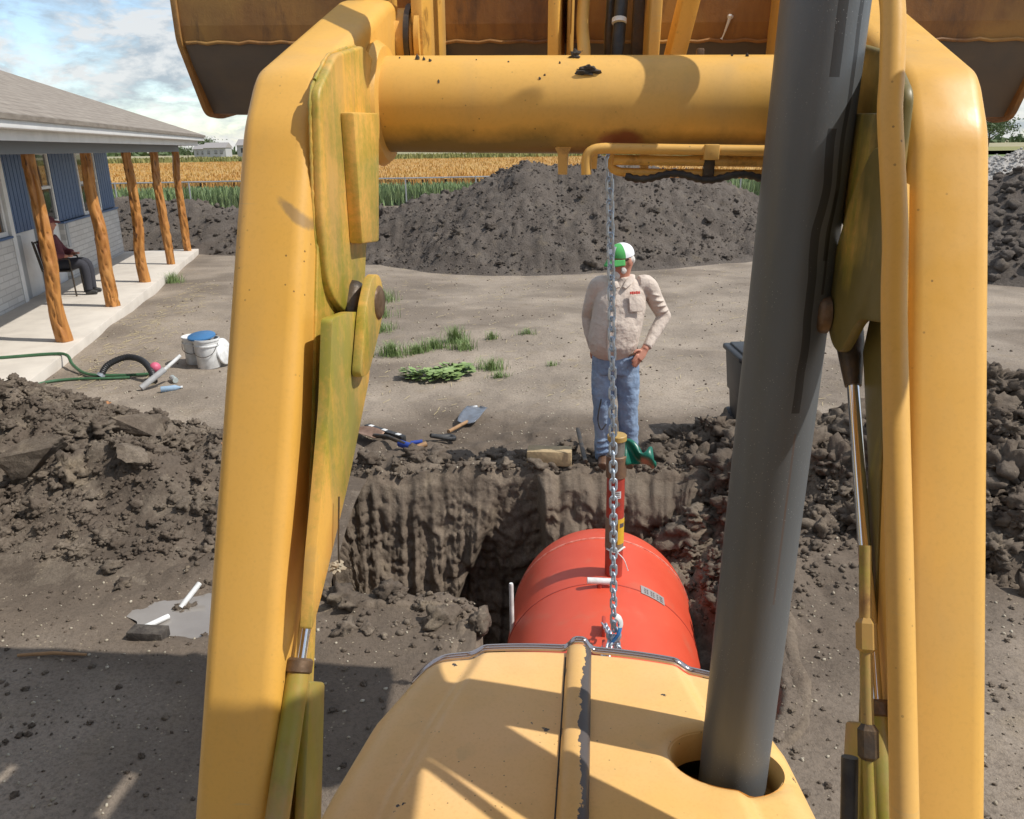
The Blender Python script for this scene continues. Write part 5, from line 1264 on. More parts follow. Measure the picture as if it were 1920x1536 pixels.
remesh('hair', [ellip(hd(-0.062, 0.0, -0.012), (0.044, 0.070, 0.050), HMx), ellip(hd(-0.030, 0.068, 0.005), (0.034, 0.016, 0.026), HMx), ellip(hd(-0.030, -0.068, 0.005), (0.034, 0.016, 0.026), HMx)], M_BEARD, man, 0.007, 2)
# tool cord hanging at his side
tag(obj('cord', tube(bez([W(-0.19, -0.13, 0.60), W(-0.215, -0.15, 0.45), W(-0.19, -0.16, 0.36), W(-0.15, -0.15, 0.40)], 6), 0.006, 8), M_BLACK), 'thin dark cord looped by the standing man\'s knee', 'cord')

# seated person and chair on the porch
M_MAROON = mat('maroon_shirt', (0.16, 0.045, 0.05), 0.85, bump=0.6, bscale=14, bdist=0.03); M_DKPANT = mat('dark_trousers', (0.035, 0.035, 0.045), 0.85, bump=0.5, bscale=14)
cu, cn = 3.98, -1.08
chair = thing('patio_chair', 'dark metal patio chair on the porch, with a person sitting in it', 'chair', HW(cu, cn, 0.152))
def CH(a, b, z): return HW(cu+a, cn+b, 0.152+z)            # a along the wall, b out from the wall
for a in (-0.25, 0.25):
    for b in (-0.22, 0.24):
        obj('leg', tube([CH(a, b, 0.0), CH(a*0.96, b*0.92, 0.45 if b < 0 else 0.64)], 0.014, 8), M_DKMET, chair)
    obj('armrest', tube(bez([CH(a, 0.22, 0.64), CH(a, 0.05, 0.655), CH(a, -0.2, 0.64)], 4), 0.016, 8), M_DKMET, chair)
    obj('back_post', tube([CH(a, -0.22, 0.44), CH(a*0.96, -0.30, 0.95)], 0.014, 8), M_DKMET, chair)
obj('seat', hbox(cu-0.24, cu+0.24, cn-0.22, cn+0.22, 0.152+0.42, 0.152+0.445), M_DKMET, chair, bev=(0.006, 1))
obj('backrest', tube([CH(-0.24, -0.295, 0.92), CH(0.24, -0.295, 0.92)], 0.014, 8), M_DKMET, chair)
for k in range(5):
    obj('back_slat', tube([CH(-0.18+k*0.09, -0.225, 0.46), CH(-0.18+k*0.09, -0.293, 0.91)], 0.007, 6), M_DKMET, chair)
sit = thing('person', 'seated person in maroon shirt and dark trousers on the porch chair', 'person', HW(cu, cn, 0.152))
def SP(a, b, z): return CH(a, b, z)
remesh('body', [ellip(SP(0, -0.05, 1.20), (0.085, 0.085, 0.115)), limb([SP(0, -0.08, 1.0), SP(0, -0.06, 1.14)], [0.06, 0.055]), limb([SP(0, -0.1, 0.5), SP(0, -0.12, 0.8), SP(0, -0.1, 1.0)], [(0.15, 0.12), (0.17, 0.12), (0.12, 0.08)]),
                limb([SP(-0.2, -0.1, 0.98), SP(-0.28, 0.0, 0.72), SP(-0.22, 0.2, 0.68)], [0.05, 0.042, 0.032]), limb([SP(0.2, -0.1, 0.98), SP(0.28, 0.0, 0.72), SP(0.22, 0.2, 0.68)], [0.05, 0.042, 0.032]),
                limb([SP(-0.1, -0.05, 0.5), SP(-0.12, 0.38, 0.5), SP(-0.12, 0.40, 0.1)], [0.07, 0.055, 0.04]), limb([SP(0.1, -0.05, 0.5), SP(0.12, 0.38, 0.5), SP(0.12, 0.40, 0.1)], [0.07, 0.055, 0.04]),
                ellip(SP(-0.2, 0.25, 0.685), (0.035, 0.055, 0.022)), ellip(SP(0.2, 0.25, 0.685), (0.035, 0.055, 0.022)), ellip(SP(0, 0.045, 1.19), (0.014, 0.02, 0.02), None, (8, 6))], M_SKIN, sit, 0.014, 3)
remesh('shirt', [limb([SP(0, -0.1, 0.46), SP(0, -0.09, 0.62), SP(0, -0.12, 0.85), SP(0, -0.1, 1.03)], [(0.18, 0.15), (0.20, 0.17), (0.20, 0.15), (0.12, 0.09)], 18), limb([SP(-0.16, -0.1, 0.98), SP(-0.29, 0.0, 0.74), SP(-0.24, 0.16, 0.70)], [0.08, 0.07, 0.05]), limb([SP(0.16, -0.1, 0.98), SP(0.29, 0.0, 0.74), SP(0.24, 0.16, 0.70)], [0.08, 0.07, 0.05])], M_MAROON, sit, 0.014, 4)
remesh('trousers', [limb([SP(-0.09, -0.12, 0.51), SP(-0.12, 0.2, 0.53), SP(-0.13, 0.40, 0.50), SP(-0.13, 0.42, 0.08)], [0.095, 0.088, 0.075, 0.06]), limb([SP(0.09, -0.12, 0.51), SP(0.12, 0.2, 0.53), SP(0.13, 0.40, 0.50), SP(0.13, 0.42, 0.08)], [0.095, 0.088, 0.075, 0.06])], M_DKPANT, sit, 0.014, 3)
remesh('hat', [ellip(SP(0, -0.06, 1.27), (0.10, 0.11, 0.075)), limb([SP(0, 0.02, 1.25), SP(0, 0.12, 1.24)], [(0.07, 0.012), (0.055, 0.01)])], M_MAROON, sit, 0.012, 3)
for a in (-0.13, 0.13):
    remesh('shoe', [limb([SP(a, 0.36, 0.05), SP(a, 0.46, 0.045), SP(a, 0.55, 0.035)], [(0.045, 0.05), (0.045, 0.045), (0.038, 0.03)])], M_BLACK, sit, 0.012, 2)
# E5
# ================================================================== things about the yard
def at_g(x, y, dz=0.0): return (x, y, gz(x, y)+dz)
# wheeled bin
M_BIN = mat('dark_bin_plastic', (0.026, 0.028, 0.031), 0.5, col2=(0.036, 0.037, 0.04), scale=8)
bx_, by_ = 2.10, 6.55; bz_ = gz(bx_, by_)
tb = thing('wheeled_bin', 'dark grey wheeled rubbish bin standing half behind the exhaust stack', 'bin', (bx_, by_, bz_))
V = []
for z, hw, hd_ in ((0.0, 0.155, 0.17), (0.40, 0.185, 0.20), (0.402, 0.200, 0.215), (0.73, 0.225, 0.245)):
    V += [(bx_+a*hw, by_+b*hd_, bz_+z) for a, b in ((-1, -1), (1, -1), (1, 1), (-1, 1))]
F = [(3, 2, 1, 0)]+[(k*4+i, k*4+(i+1) % 4, k*4+4+(i+1) % 4, k*4+4+i) for k in range(3) for i in range(4)]+[(12, 13, 14, 15)]
obj('bin_body', (V, F), M_BIN, tb, bev=(0.014, 2))
obj('lid', box((bx_, by_, bz_+0.765), (0.50, 0.54, 0.05)), M_BIN, tb, bev=(0.018, 3))
obj('lid_dome', box((bx_, by_, bz_+0.795), (0.40, 0.44, 0.03)), M_BIN, tb, bev=(0.012, 2))
obj('handle', tube([(bx_-0.16, by_+0.30, bz_+0.72), (bx_+0.16, by_+0.30, bz_+0.72)], 0.016, 10), M_BIN, tb)
for a in (-0.17, 0.17):
    obj('wheel', lathe([(0.02, -0.025), (0.10, -0.025), (0.11, 0), (0.10, 0.025), (0.02, 0.025)], 20, (bx_+a, by_+0.20, bz_+0.11), Matrix.Rotation(math.pi/2, 3, 'Y')), M_BLACK, tb)
# buckets
def pail(x, y, label, s=1.0, lid=False):
    z0 = gz(x, y); b = thing('pail', label, 'bucket', (x, y, z0), 'buckets by the porch')
    pr_ = [(0.001, 0.0), (0.128, 0.0), (0.132, 0.006), (0.143, 0.27), (0.156, 0.275), (0.156, 0.287), (0.146, 0.29), (0.149, 0.335), (0.158, 0.338), (0.158, 0.36), (0.152, 0.362), (0.147, 0.355), (0.13, 0.02), (0.001, 0.018)]
    obj('pail_body', lathe([(r*s, z*s) for r, z in pr_], 32, (x, y, z0)), M_WHITE, b)
    obj('bail_handle', tube(bez([(x-0.15*s, y-0.03, z0+0.30*s), (x-0.11*s, y-0.13*s, z0+0.20*s), (x, y-0.155*s, z0+0.155*s), (x+0.11*s, y-0.13*s, z0+0.20*s), (x+0.15*s, y-0.03, z0+0.30*s)], 5), 0.004, 6), M_DKMET, b)
    return b
pail(-3.70, 9.50, 'white plastic bucket in front, with a wire handle, by the porch'); pail(-3.93, 9.72, 'white plastic bucket standing behind and left of the other bucket', 0.95)
pz = gz(-3.66, 9.62)
M_LID = mat('blue_lid_plastic', (0.05, 0.17, 0.36), 0.45)
lid = obj('blue_lid', lathe([(0.001, 0.012), (0.15, 0.012), (0.162, 0.004), (0.165, -0.012), (0.158, -0.016), (0.001, -0.0)], 32, (0, 0, 0)), M_LID)
lid.location = (-3.76, 9.53, gz(-3.70, 9.50)+0.385); lid.rotation_euler = (R_(6), R_(-5), 0.4)
tag(lid, 'blue plastic lid lying crooked on the white buckets', 'lid')
wl_ = obj('white_lid', lathe([(0.001, 0.012), (0.15, 0.012), (0.162, 0.004), (0.165, -0.012), (0.158, -0.016), (0.001, -0.0)], 32, (0, 0, 0)), M_WHITE)
wl_.location = (-3.53, 9.60, gz(-3.5, 9.6)+0.19); wl_.rotation_euler = (R_(20), R_(78), 0.2)
tag(wl_, 'white bucket lid leaning on edge against the right of the buckets', 'lid')
# hoses and pipe bits by the porch
M_HOSE = mat('green_hose', (0.045, 0.12, 0.055), 0.45, col2=(0.06, 0.15, 0.075), scale=20)
M_BHOSE = mat('black_ribbed_hose', (0.025, 0.026, 0.028), 0.5)
hz = [(-6.9, 9.25, 0.17), (-6.2, 9.40, 0.168), (-5.65, 9.55, 0.17), (-5.42, 9.50, 0.165), (-5.25, 9.30, 0.06), (-4.95, 9.05, 0.02), (-4.55, 9.05, 0.015), (-4.2, 9.12, 0.02)]
tag(obj('garden_hose', tube(bez([(x, y, z if z > 0.1 else gz(x, y)+z+0.012) for x, y, z in hz], 8), 0.019, 10), M_HOSE), 'green garden hose running off the porch slab onto the soil', 'hose')
h2 = [(-5.0, 7.95), (-5.22, 8.15), (-5.30, 8.45), (-5.28, 8.72), (-5.05, 8.88), (-4.7, 8.92), (-4.45, 9.0)]
tag(obj('garden_hose', tube(bez([at_g(x, y, 0.02) for x, y in h2], 8), 0.016, 10), M_HOSE), 'green garden hose looping in front of the porch slab corner', 'hose')
tag(obj('garden_hose', tube(bez([at_g(-5.25, 8.02, 0.05), at_g(-5.0, 8.08, 0.10), at_g(-4.75, 8.0, 0.09), at_g(-4.62, 7.82, 0.03)], 8), 0.013, 10), M_BHOSE), 'dark hose end looped over the blue bottle', 'hose')
rbp = bez([at_g(-4.78, 8.98, 0.03), at_g(-4.70, 9.05, 0.15), at_g(-4.50, 9.10, 0.24), at_g(-4.28, 9.0, 0.22), at_g(-4.12, 8.85, 0.12), at_g(-4.04, 8.72, 0.03)], 14)
rh_ = thing('suction_hose', 'black ribbed hose arching up beside the green hose', 'hose', at_g(-4.78, 8.98))
obj('hose_body', tube(rbp, [0.038 if i % 2 else 0.033 for i in range(len(rbp))], 12), M_BHOSE, rh_)
obj('metal_coupler', tube([tuple(rbp[0]), tuple(rbp[3])], 0.046, 14), M_ZINC, rh_)
M_PINK = mat('pink_plastic', (0.62, 0.12, 0.20), 0.5)
tag(obj('pink_ball', (ico(3)[0]*0.062+np.array(at_g(-4.10, 8.92, 0.14)), ico(3)[1]), M_PINK, ang=180), 'round pink plastic cap resting on the black ribbed hose', 'cap')
M_GPVC = mat('grey_plastic_pipe', (0.42, 0.42, 0.42), 0.5, col2=(0.34, 0.33, 0.32), scale=12)
pv = thing('plastic_pipe', 'grey plastic pipe length propped up at the end of the black hose', 'pipe', at_g(-4.06, 8.44))
obj('pipe_body', tube([at_g(-4.06, 8.42, 0.03), at_g(-3.86, 8.62, 0.20)], 0.034, 14), M_GPVC, pv)
obj('pipe_thin_end', tube([at_g(-3.87, 8.61, 0.19), at_g(-3.72, 8.76, 0.31)], 0.020, 12), M_WHITE, pv)
def bottle(x, y, rz, label, col, L=0.22):
    m = mat('bottle_plastic', col, 0.15, trans=0.35); M_ = Matrix.Rotation(rz, 3, 'Z') @ Matrix.Rotation(R_(90), 3, 'Y')
    b = thing('plastic_bottle', label, 'bottle', at_g(x, y))
    obj('bottle_body', lathe([(0.001, 0), (0.030, 0.0), (0.033, 0.01), (0.031, 0.08), (0.033, 0.15), (0.014, L-0.03), (0.014, L-0.012), (0.001, L-0.012)], 18, at_g(x, y, 0.035), M_), m, b)
    obj('bottle_cap', lathe([(0.001, L-0.016), (0.016, L-0.016), (0.016, L+0.004), (0.001, L+0.004)], 14, at_g(x, y, 0.035), M_), M_WHITE, b)
bottle(-3.82, 8.36, 0.35, 'crushed pale blue bottle right of the grey pipe', (0.45, 0.62, 0.80)); bottle(-5.02, 7.93, 0.1, 'clear blue bottle lying under the dark hose loop by the soil', (0.40, 0.55, 0.72), 0.26)
bottle(-3.80, 8.72, 2.2, 'small clear bottle between the grey pipe and the crushed bottle', (0.62, 0.68, 0.66), 0.2)
# hand tools behind the pit
M_SPADE = mat('rusty_blade', (0.22, 0.13, 0.085), 0.55, metal=0.4, col2=(0.32, 0.20, 0.14), scale=16, bump=0.2)
M_STEEL = mat('worn_blade_steel', (0.36, 0.38, 0.41), 0.35, metal=0.8, col2=(0.26, 0.26, 0.27), scale=14)
M_WOODH = mat('wood_handle', (0.36, 0.21, 0.10), 0.6, col2=(0.27, 0.15, 0.07), scale=20, stretch=(1, 1, 1))
M_GRIPB = mat('blue_grip', (0.02, 0.055, 0.30), 0.5)
def blade(p, q, w, m, par, curve=0.03, point=0.35):
    p, q = Vector(p), Vector(q); d = (q-p); L = d.length; d.normalize(); s_ = d.cross(Vector((0, 0, 1))).normalized(); V = []; na_, nb_ = 9, 11
    for j in range(nb_):
        t = j/(nb_-1); hw = w*(0.8+0.2*min(1, t*4))*(1 if t < 1-point else math.sqrt(max(0.02, 1-((t-1+point)/point)**2)))
        for i in range(na_):
            u = -1+2*i/(na_-1); V.append(tuple(p+d*L*t+s_*hw*u+Vector((0, 0, curve*(u*u)+0.012+0.02*math.sin(t*2.5)))))
    o = obj('blade', (V, grid_faces(nb_, na_)), m, par); sm_ = o.modifiers.new('t', 'SOLIDIFY'); sm_.thickness = 0.004; return o
s1 = thing('shovel', 'rusty digging shovel with a blue grip, lying at the rim left of the block', 'shovel', at_g(-1.1, 6.62))
blade(at_g(-1.20, 6.72, 0.03), at_g(-1.46, 6.96, 0.02), 0.095, M_SPADE, s1)
obj('shaft', tube([at_g(-1.24, 6.76, 0.05), at_g(-1.10, 6.62, 0.055), at_g(-0.92, 6.46, 0.06)], [0.022, 0.019, 0.018], 12), M_DKMET, s1)
obj('grip', tube([at_g(-0.98, 6.52, 0.06), at_g(-0.86, 6.42, 0.065)], 0.032, 12), M_GRIPB, s1)
obj('grip_end', tube([at_g(-0.87, 6.39, 0.05), at_g(-0.74, 6.45, 0.055)], 0.024, 12), M_WOODH, s1)
obj('grip_bar', tube([at_g(-0.88, 6.48, 0.075), at_g(-0.78, 6.50, 0.075)], 0.018, 10), M_GRIPB, s1)
s2 = thing('shovel', 'steel square shovel with a black handle, lying in the middle behind the pit', 'shovel', at_g(-0.5, 7.0))
blade(at_g(-0.44, 7.16, 0.03), at_g(-0.33, 7.52, 0.03), 0.105, M_STEEL, s2, 0.02, 0.06)
obj('shaft', tube([at_g(-0.43, 7.20, 0.04), at_g(-0.58, 6.84, 0.045)], 0.017, 12), M_WOODH, s2)
obj('d_handle', tube(bez([at_g(-0.72, 6.66, 0.05), at_g(-0.64, 6.74, 0.05), at_g(-0.55, 6.78, 0.05), at_g(-0.53, 6.70, 0.05), at_g(-0.72, 6.66, 0.05)], 5), 0.020, 10), M_BLACK, s2)
lv_ = thing('spirit_level', 'black spirit level with pale windows, lying above the rusty shovel', 'level', at_g(-1.16, 6.9))
La, Lb = Vector(at_g(-1.37, 7.10, 0.035)), Vector(at_g(-0.97, 6.72, 0.035))
obj('level_body', beam(La, Lb, 0.055, 0.06), M_BLACK, lv_, bev=(0.008, 2))
for t_ in (0.14, 0.5, 0.86):
    c = La.lerp(Lb, t_); d = (Lb-La).normalized()
    obj('vial_window', beam(c-d*0.028+Vector((0, 0, 0.012)), c+d*0.028+Vector((0, 0, 0.012)), 0.040, 0.042), M_WHITE, lv_, bev=(0.004, 1))
M_BLOCK = mat('old_sawn_timber', (0.46, 0.34, 0.19), 0.85, col2=(0.34, 0.25, 0.14), scale=12, bump=0.4, bscale=40)
tag(obj('timber_block', box(at_g(0.30, 6.06, 0.075), (0.36, 0.15, 0.125), rz=-0.12), M_BLOCK, bev=(0.008, 2)), 'short sawn timber block lying on the rim left of the man', 'block')
tag(obj('steel_bar', tube([at_g(0.575, 6.62, 0.10), at_g(0.585, 5.98, 0.03)], [0.018, 0.020], 10), M_DKMET), 'dark steel bar lying between the timber block and the man\'s feet', 'bar')
# bits by the puddle
tag(obj('plastic_pipe', tube([at_g(-2.08, 3.83, 0.02), at_g(-1.98, 3.98, 0.06)], 0.016, 12), M_WHITE), 'short broken white pipe at the near edge of the puddle', 'pipe')
tag(obj('plastic_pipe', tube([at_g(-1.95, 4.08, 0.05), at_g(-1.88, 4.22, 0.09)], 0.016, 12), M_WHITE), 'short white pipe end sticking up behind the puddle clod', 'pipe')
tag(obj('clay_slab', scatter([at_g(-1.93, 4.10)], [0.06], C4, 0.2), M_CLAY, ang=180), 'muddy clod between two white pipe ends in the puddle', 'clod')
tag(obj('broken_brick', box(at_g(-1.99, 3.75, 0.025), (0.20, 0.09, 0.06), rz=-0.1), M_MUD, bev=(0.006, 2)), 'dark muddy broken brick in front of the puddle', 'brick')
tag(obj('stick', tube([at_g(-2.60, 3.58, 0.015), at_g(-2.42, 3.585, 0.02), at_g(-2.24, 3.575, 0.015)], [0.008, 0.010, 0.007], 8), M_WOODH), 'straight pale stick lying on mud left of the broken brick', 'stick')
tag(obj('marker_stake', tube([(-1.24, 4.85, -0.35), (-1.25, 4.88, 0.03)], 0.018, 8), M_DKMET), 'dark stake stuck in the left end of the pit wall', 'stake')
M_ORG = mat('orange_clay_bit', (0.42, 0.20, 0.09), 0.9)
tag(obj('brick_fragment', scatter([(-2.30, 6.05, float(lh(np.array([-2.30]), np.array([6.05]))[0])+0.02)], [0.055], C3, 0.2), M_ORG), 'small orange brick fragment in the left soil spread', 'fragment')
tag(obj('brick_fragment', scatter([at_g(-4.15, 7.83, 0.02)], [0.045], C3, 0.2), M_ORG), 'tiny orange brick fragment on the pale soil below the grey pipe', 'fragment')

# weeds -----------------------------------------------------------------
M_WEED = mat('weed_leaf', (0.165, 0.24, 0.075), 0.6, col2=(0.24, 0.33, 0.12), scale=9); M_BROAD = mat('broad_leaf', (0.21, 0.31, 0.10), 0.5, col2=(0.28, 0.37, 0.14), scale=9)
def grass_mesh(x, y, r, h, n, w=0.0045):
    V = []; F = []; n = int(n*1.3)
    for i in range(n):
        a = rng.uniform(0, 6.283); q = r*min(0.95, abs(rng.normal(0, 0.45))); bx, by = x+q*math.cos(a)*1.3, y+q*math.sin(a)*0.8
        L = h*rng.uniform(0.45, 1.0); la = rng.uniform(0, 6.283); lean = rng.uniform(0.1, 0.6)*L; z0 = gz(x, y)-0.01; fx, fy = math.cos(la+1.57)*w, math.sin(la+1.57)*w
        b0 = len(V)
        for t in (0, 0.5, 1.0):
            px, py, pz_ = bx+math.cos(la)*lean*t*t, by+math.sin(la)*lean*t*t, z0+L*t*(1-0.2*t); k = 1-0.85*t
            V += [(px-fx*k, py-fy*k, pz_), (px+fx*k, py+fy*k, pz_)]
        F += [(b0, b0+1, b0+3, b0+2), (b0+2, b0+3, b0+5, b0+4)]
    return V, F
weeds = [(-1.50, 9.75, 0.20, 0.27, 240, 'tall thin weed tuft, leftmost of the row in mid yard'), (-1.22, 9.95, 0.20, 0.20, 200, 'low weed tuft next to the leftmost tall one'), (-1.00, 10.15, 0.22, 0.22, 230, 'weed tuft in the middle of the row in mid yard'), (-0.74, 10.50, 0.17, 0.32, 230, 'tallest weed tuft behind the row, in mid yard'), (-0.62, 10.12, 0.18, 0.20, 180, 'weed tuft at the right end of the row'),
         (-0.24, 9.20, 0.20, 0.22, 180, 'spiky weed tuft right of the broad leaved plant'), (-0.14, 8.85, 0.12, 0.12, 110, 'small low weed tuft just in front of the spiky one'), (-0.26, 10.60, 0.11, 0.17, 90, 'little weed tuft between the row and the man'), (0.22, 10.75, 0.13, 0.13, 80, 'smallest sparse weed tuft close to the man\'s left elbow side'),
         (-2.20, 13.6, 0.30, 0.30, 220, 'weed clump beside the left arm pivot, farthest back'), (-2.05, 12.3, 0.30, 0.28, 220, 'weed clump beside the left arm pivot, middle one'), (-1.90, 11.4, 0.26, 0.22, 180, 'weed clump beside the left arm pivot, nearest one'), (-6.78, 16.1, 0.24, 0.30, 200, 'weed tuft growing against the porch slab edge'), (-2.0, 8.75, 0.22, 0.05, 120, 'flat green weed patch below the left arm pivot'), (0.48, 9.3, 0.1, 0.10, 50, 'thin dry weed sprig left of the man\'s belt')]
for x, y, r, h, n, lab in weeds:
    tag(obj('weed_tuft', grass_mesh(x, y, r, h, n), M_WEED, smooth=False), lab, 'weed', 'weeds in the yard')
def broad(x, y, r, n):
    V = []; F = []
    for i in range(n):
        a = rng.uniform(0, 6.283); q = r*math.sqrt(rng.random()); c = Vector((x+q*1.7*math.cos(a), y+q*0.8*math.sin(a), gz(x, y)+rng.uniform(0.03, 0.13))); s_ = rng.uniform(0.03, 0.06)
        d = Vector((math.cos(a), math.sin(a), rng.uniform(-0.3, 0.5))).normalized(); e = d.cross(Vector((0, 0, 1))).normalized(); b0 = len(V)
        for t, k in ((-1, 0.1), (-0.4, 0.8), (0.3, 0.7), (1, 0.05)):
            V += [tuple(c+d*s_*t+e*s_*k), tuple(c+d*s_*t-e*s_*k+Vector((0, 0, 0.01)))]
        F += [(b0+2*j, b0+2*j+1, b0+2*j+3, b0+2*j+2) for j in range(3)]
    return V, F
tag(obj('broadleaf_weed', broad(-0.93, 8.80, 0.20, 170), M_BROAD, smooth=False), 'low broad leaved green weed in front of the tuft row', 'weed', 'weeds in the yard')
tag(obj('broadleaf_weed', broad(-0.66, 8.95, 0.13, 90), M_BROAD, smooth=False), 'yellowish broad leaved weed at the right of the larger one', 'weed', 'weeds in the yard')
# straw litter
V = []; F = []
for i in range(1500):
    x, y = (rng.normal(-4.6, 0.35)-0.16*(rng.uniform(0, 1)*0), rng.uniform(8.5, 16)) if i < 500 else (rng.uniform(-3, 5), rng.uniform(7.5, 19))
    if i < 500: x = -4.75-0.20*(y-9)+rng.normal(0, 0.25)
    a = rng.uniform(0, 3.14); L = rng.uniform(0.02, 0.07); z = gz(x, y)+0.008; b0 = len(V); c_, s_ = math.cos(a), math.sin(a)
    V += [(x-c_*L, y-s_*L, z), (x+c_*L, y+s_*L, z+0.006), (x+c_*L-s_*0.005, y+s_*L+c_*0.005, z+0.008), (x-c_*L-s_*0.005, y-s_*L+c_*0.005, z+0.002)]; F.append((b0, b0+1, b0+2, b0+3))
M_STRAW = mat('dry_straw', (0.42, 0.34, 0.19), 0.9)
o = stuff(obj('straw_litter', (V, F), M_STRAW, smooth=False)); o['label'] = 'bits of dry straw on the yard'; o['category'] = 'straw'

# ================================================================== fence, crops, far trees and houses
fence = thing('chain_link_fence', 'long galvanised chain-link fence behind the soil mound', 'fence', (-50, 33.6, 0))
FP = [Vector((-52, 34.0, 0)), Vector((8, 38.3, 0)), Vector((70, 56, 0))]
M_FEN = mat('fence_galvanised', (0.40, 0.41, 0.42), 0.45, metal=0.6)
for a, b in zip(FP[:-1], FP[1:]):
    L = (b-a).length; k = int(L/3.05)
    obj('top_rail', tube([tuple(a+Vector((0, 0, 1.22))), tuple(b+Vector((0, 0, 1.22)))], 0.030, 10), M_FEN, fence)
    for i in range(k+1):
        p = a.lerp(b, i/k)
        if -24 < p.x < 34: obj('post', tube([(p.x, p.y, -0.1), (p.x, p.y, 1.26)], 0.032, 10), M_FEN, fence)
    V = []; F = []; d = (b-a).normalized(); sx, ex = (14 if a.x < 0 else 0), (L if a.x < 0 else 24)
    s_ = sx
    while s_ < ex:
        for sg in (-1, 1):
            p0 = a+d*s_; p1 = a+d*(s_+sg*1.15); b0 = len(V)
            for pz_, p in ((0.03, p0), (1.2, p1)): V += [(p.x-0.0016, p.y, pz_), (p.x+0.0016, p.y, pz_)]
            F.append((b0, b0+1, b0+3, b0+2))
        s_ += 0.12
    m_ = stuff(obj('wire_mesh', (V, F), M_FEN, fence, smooth=False))
def crop(name, label, n, xr, yf, hr, w, m, zb=0.0, base=None, per=3):
    x = rng.uniform(*xr, n); y = yf(rng.random(n), x); V = np.zeros((n*per*4, 3)); k = 0
    for j in range(per):
        a = rng.uniform(0, 6.283, n); h = rng.uniform(*hr, n); le = rng.uniform(0.05, 0.35, n)*h; ww = w*rng.uniform(0.6, 1.3, n)
        bx, by = x+rng.normal(0, 0.05, n), y+rng.normal(0, 0.05, n); fx, fy = np.cos(a+1.57)*ww, np.sin(a+1.57)*ww
        z0 = zb if np.isscalar(zb) else zb
        for q, (sx_, t) in enumerate(((-1, 0), (1, 0), (0.35, 1), (-0.35, 1))):
            V[j*n*4+q::4][:n] = np.stack([bx+fx*sx_+np.cos(a)*le*t, by+fy*sx_+np.sin(a)*le*t, z0+h*t], 1)
    F = np.arange(n*per*4).reshape(-1, 4)
    o = stuff(obj(name, (V, F), m, smooth=False)); o['label'] = label; o['category'] = 'crop'; return o
fy_ = lambda x: np.where(x < 8, 38.3+(x-8)*0.0717, 38.3+(x-8)*0.285)
M_CGREEN = mat('green_crop_leaf', (0.16, 0.235, 0.085), 0.6, col2=(0.24, 0.31, 0.13), scale=0.8)
M_GOLD = mat('golden_sorghum', (0.42, 0.215, 0.045), 0.85, col2=(0.46, 0.29, 0.085), scale=0.35)
M_OLIVE = mat('olive_crop', (0.20, 0.20, 0.06), 0.85, col2=(0.27, 0.24, 0.085), scale=0.1)
M_PALE = mat('pale_stubble', (0.34, 0.29, 0.17), 0.9, col2=(0.27, 0.26, 0.13), scale=0.03)
crop('green_crop', 'green leafy crop row right behind the fence', 9000, (-34, 40), lambda r, x: fy_(x)+0.5+3.2*r, (0.45, 0.95), 0.05, M_CGREEN, per=4)
crop('golden_crop', 'golden ripe grain field beyond the fence', 26000, (-75, 22), lambda r, x: fy_(x)+4.0+85*r**1.7, (0.98, 1.12), 0.05, M_GOLD, per=2)
crop('olive_crop', 'olive green crop strip at the far side of the grain field', 9000, (-150, 60), lambda r, x: 128+60*r, (1.0, 1.5), 0.22, M_OLIVE, per=2)
def sheet_(name, x0, x1, y0, y1, z, m):
    return struct(obj(name, ([(x0, y0, z), (x1, y0, z), (x1, y1, z), (x0, y1, z)], [(0, 1, 2, 3)]), m, smooth=False))
sheet_('grain_field', -200, 24, 44, 128, 0.92, M_GOLD); sheet_('olive_field', -260, 120, 128.05, 190, 0.80, M_OLIVE); sheet_('stubble_field', -900, 900, 190.05, 1500, 0.62, M_PALE)
M_GRASS = mat('roadside_grass', (0.12, 0.18, 0.045), 0.9, col2=(0.19, 0.215, 0.075), scale=0.3)
sheet_('verge', 24.05, 200, 52, 100, 0.22, M_GRASS); M_ROAD = mat('pale_road', (0.34, 0.32, 0.29), 0.9); sheet_('road', 24.05, 300, 100.05, 108, 0.23, M_ROAD); sheet_('verge_far', 24.05, 300, 108.05, 127.9, 0.22, M_GRASS)
crop('verge_grass', 'rough green grass right of the mound, behind the fence', 7000, (8, 60), lambda r, x: fy_(x)+0.5+22*r, (0.15, 0.5), 0.06, M_GRASS, per=3)
M_LEAF = mat('tree_leaf', (0.055, 0.088, 0.026), 0.7, col2=(0.085, 0.125, 0.04), scale=0.5); M_BARK = mat('bark', (0.10, 0.08, 0.06), 0.9)
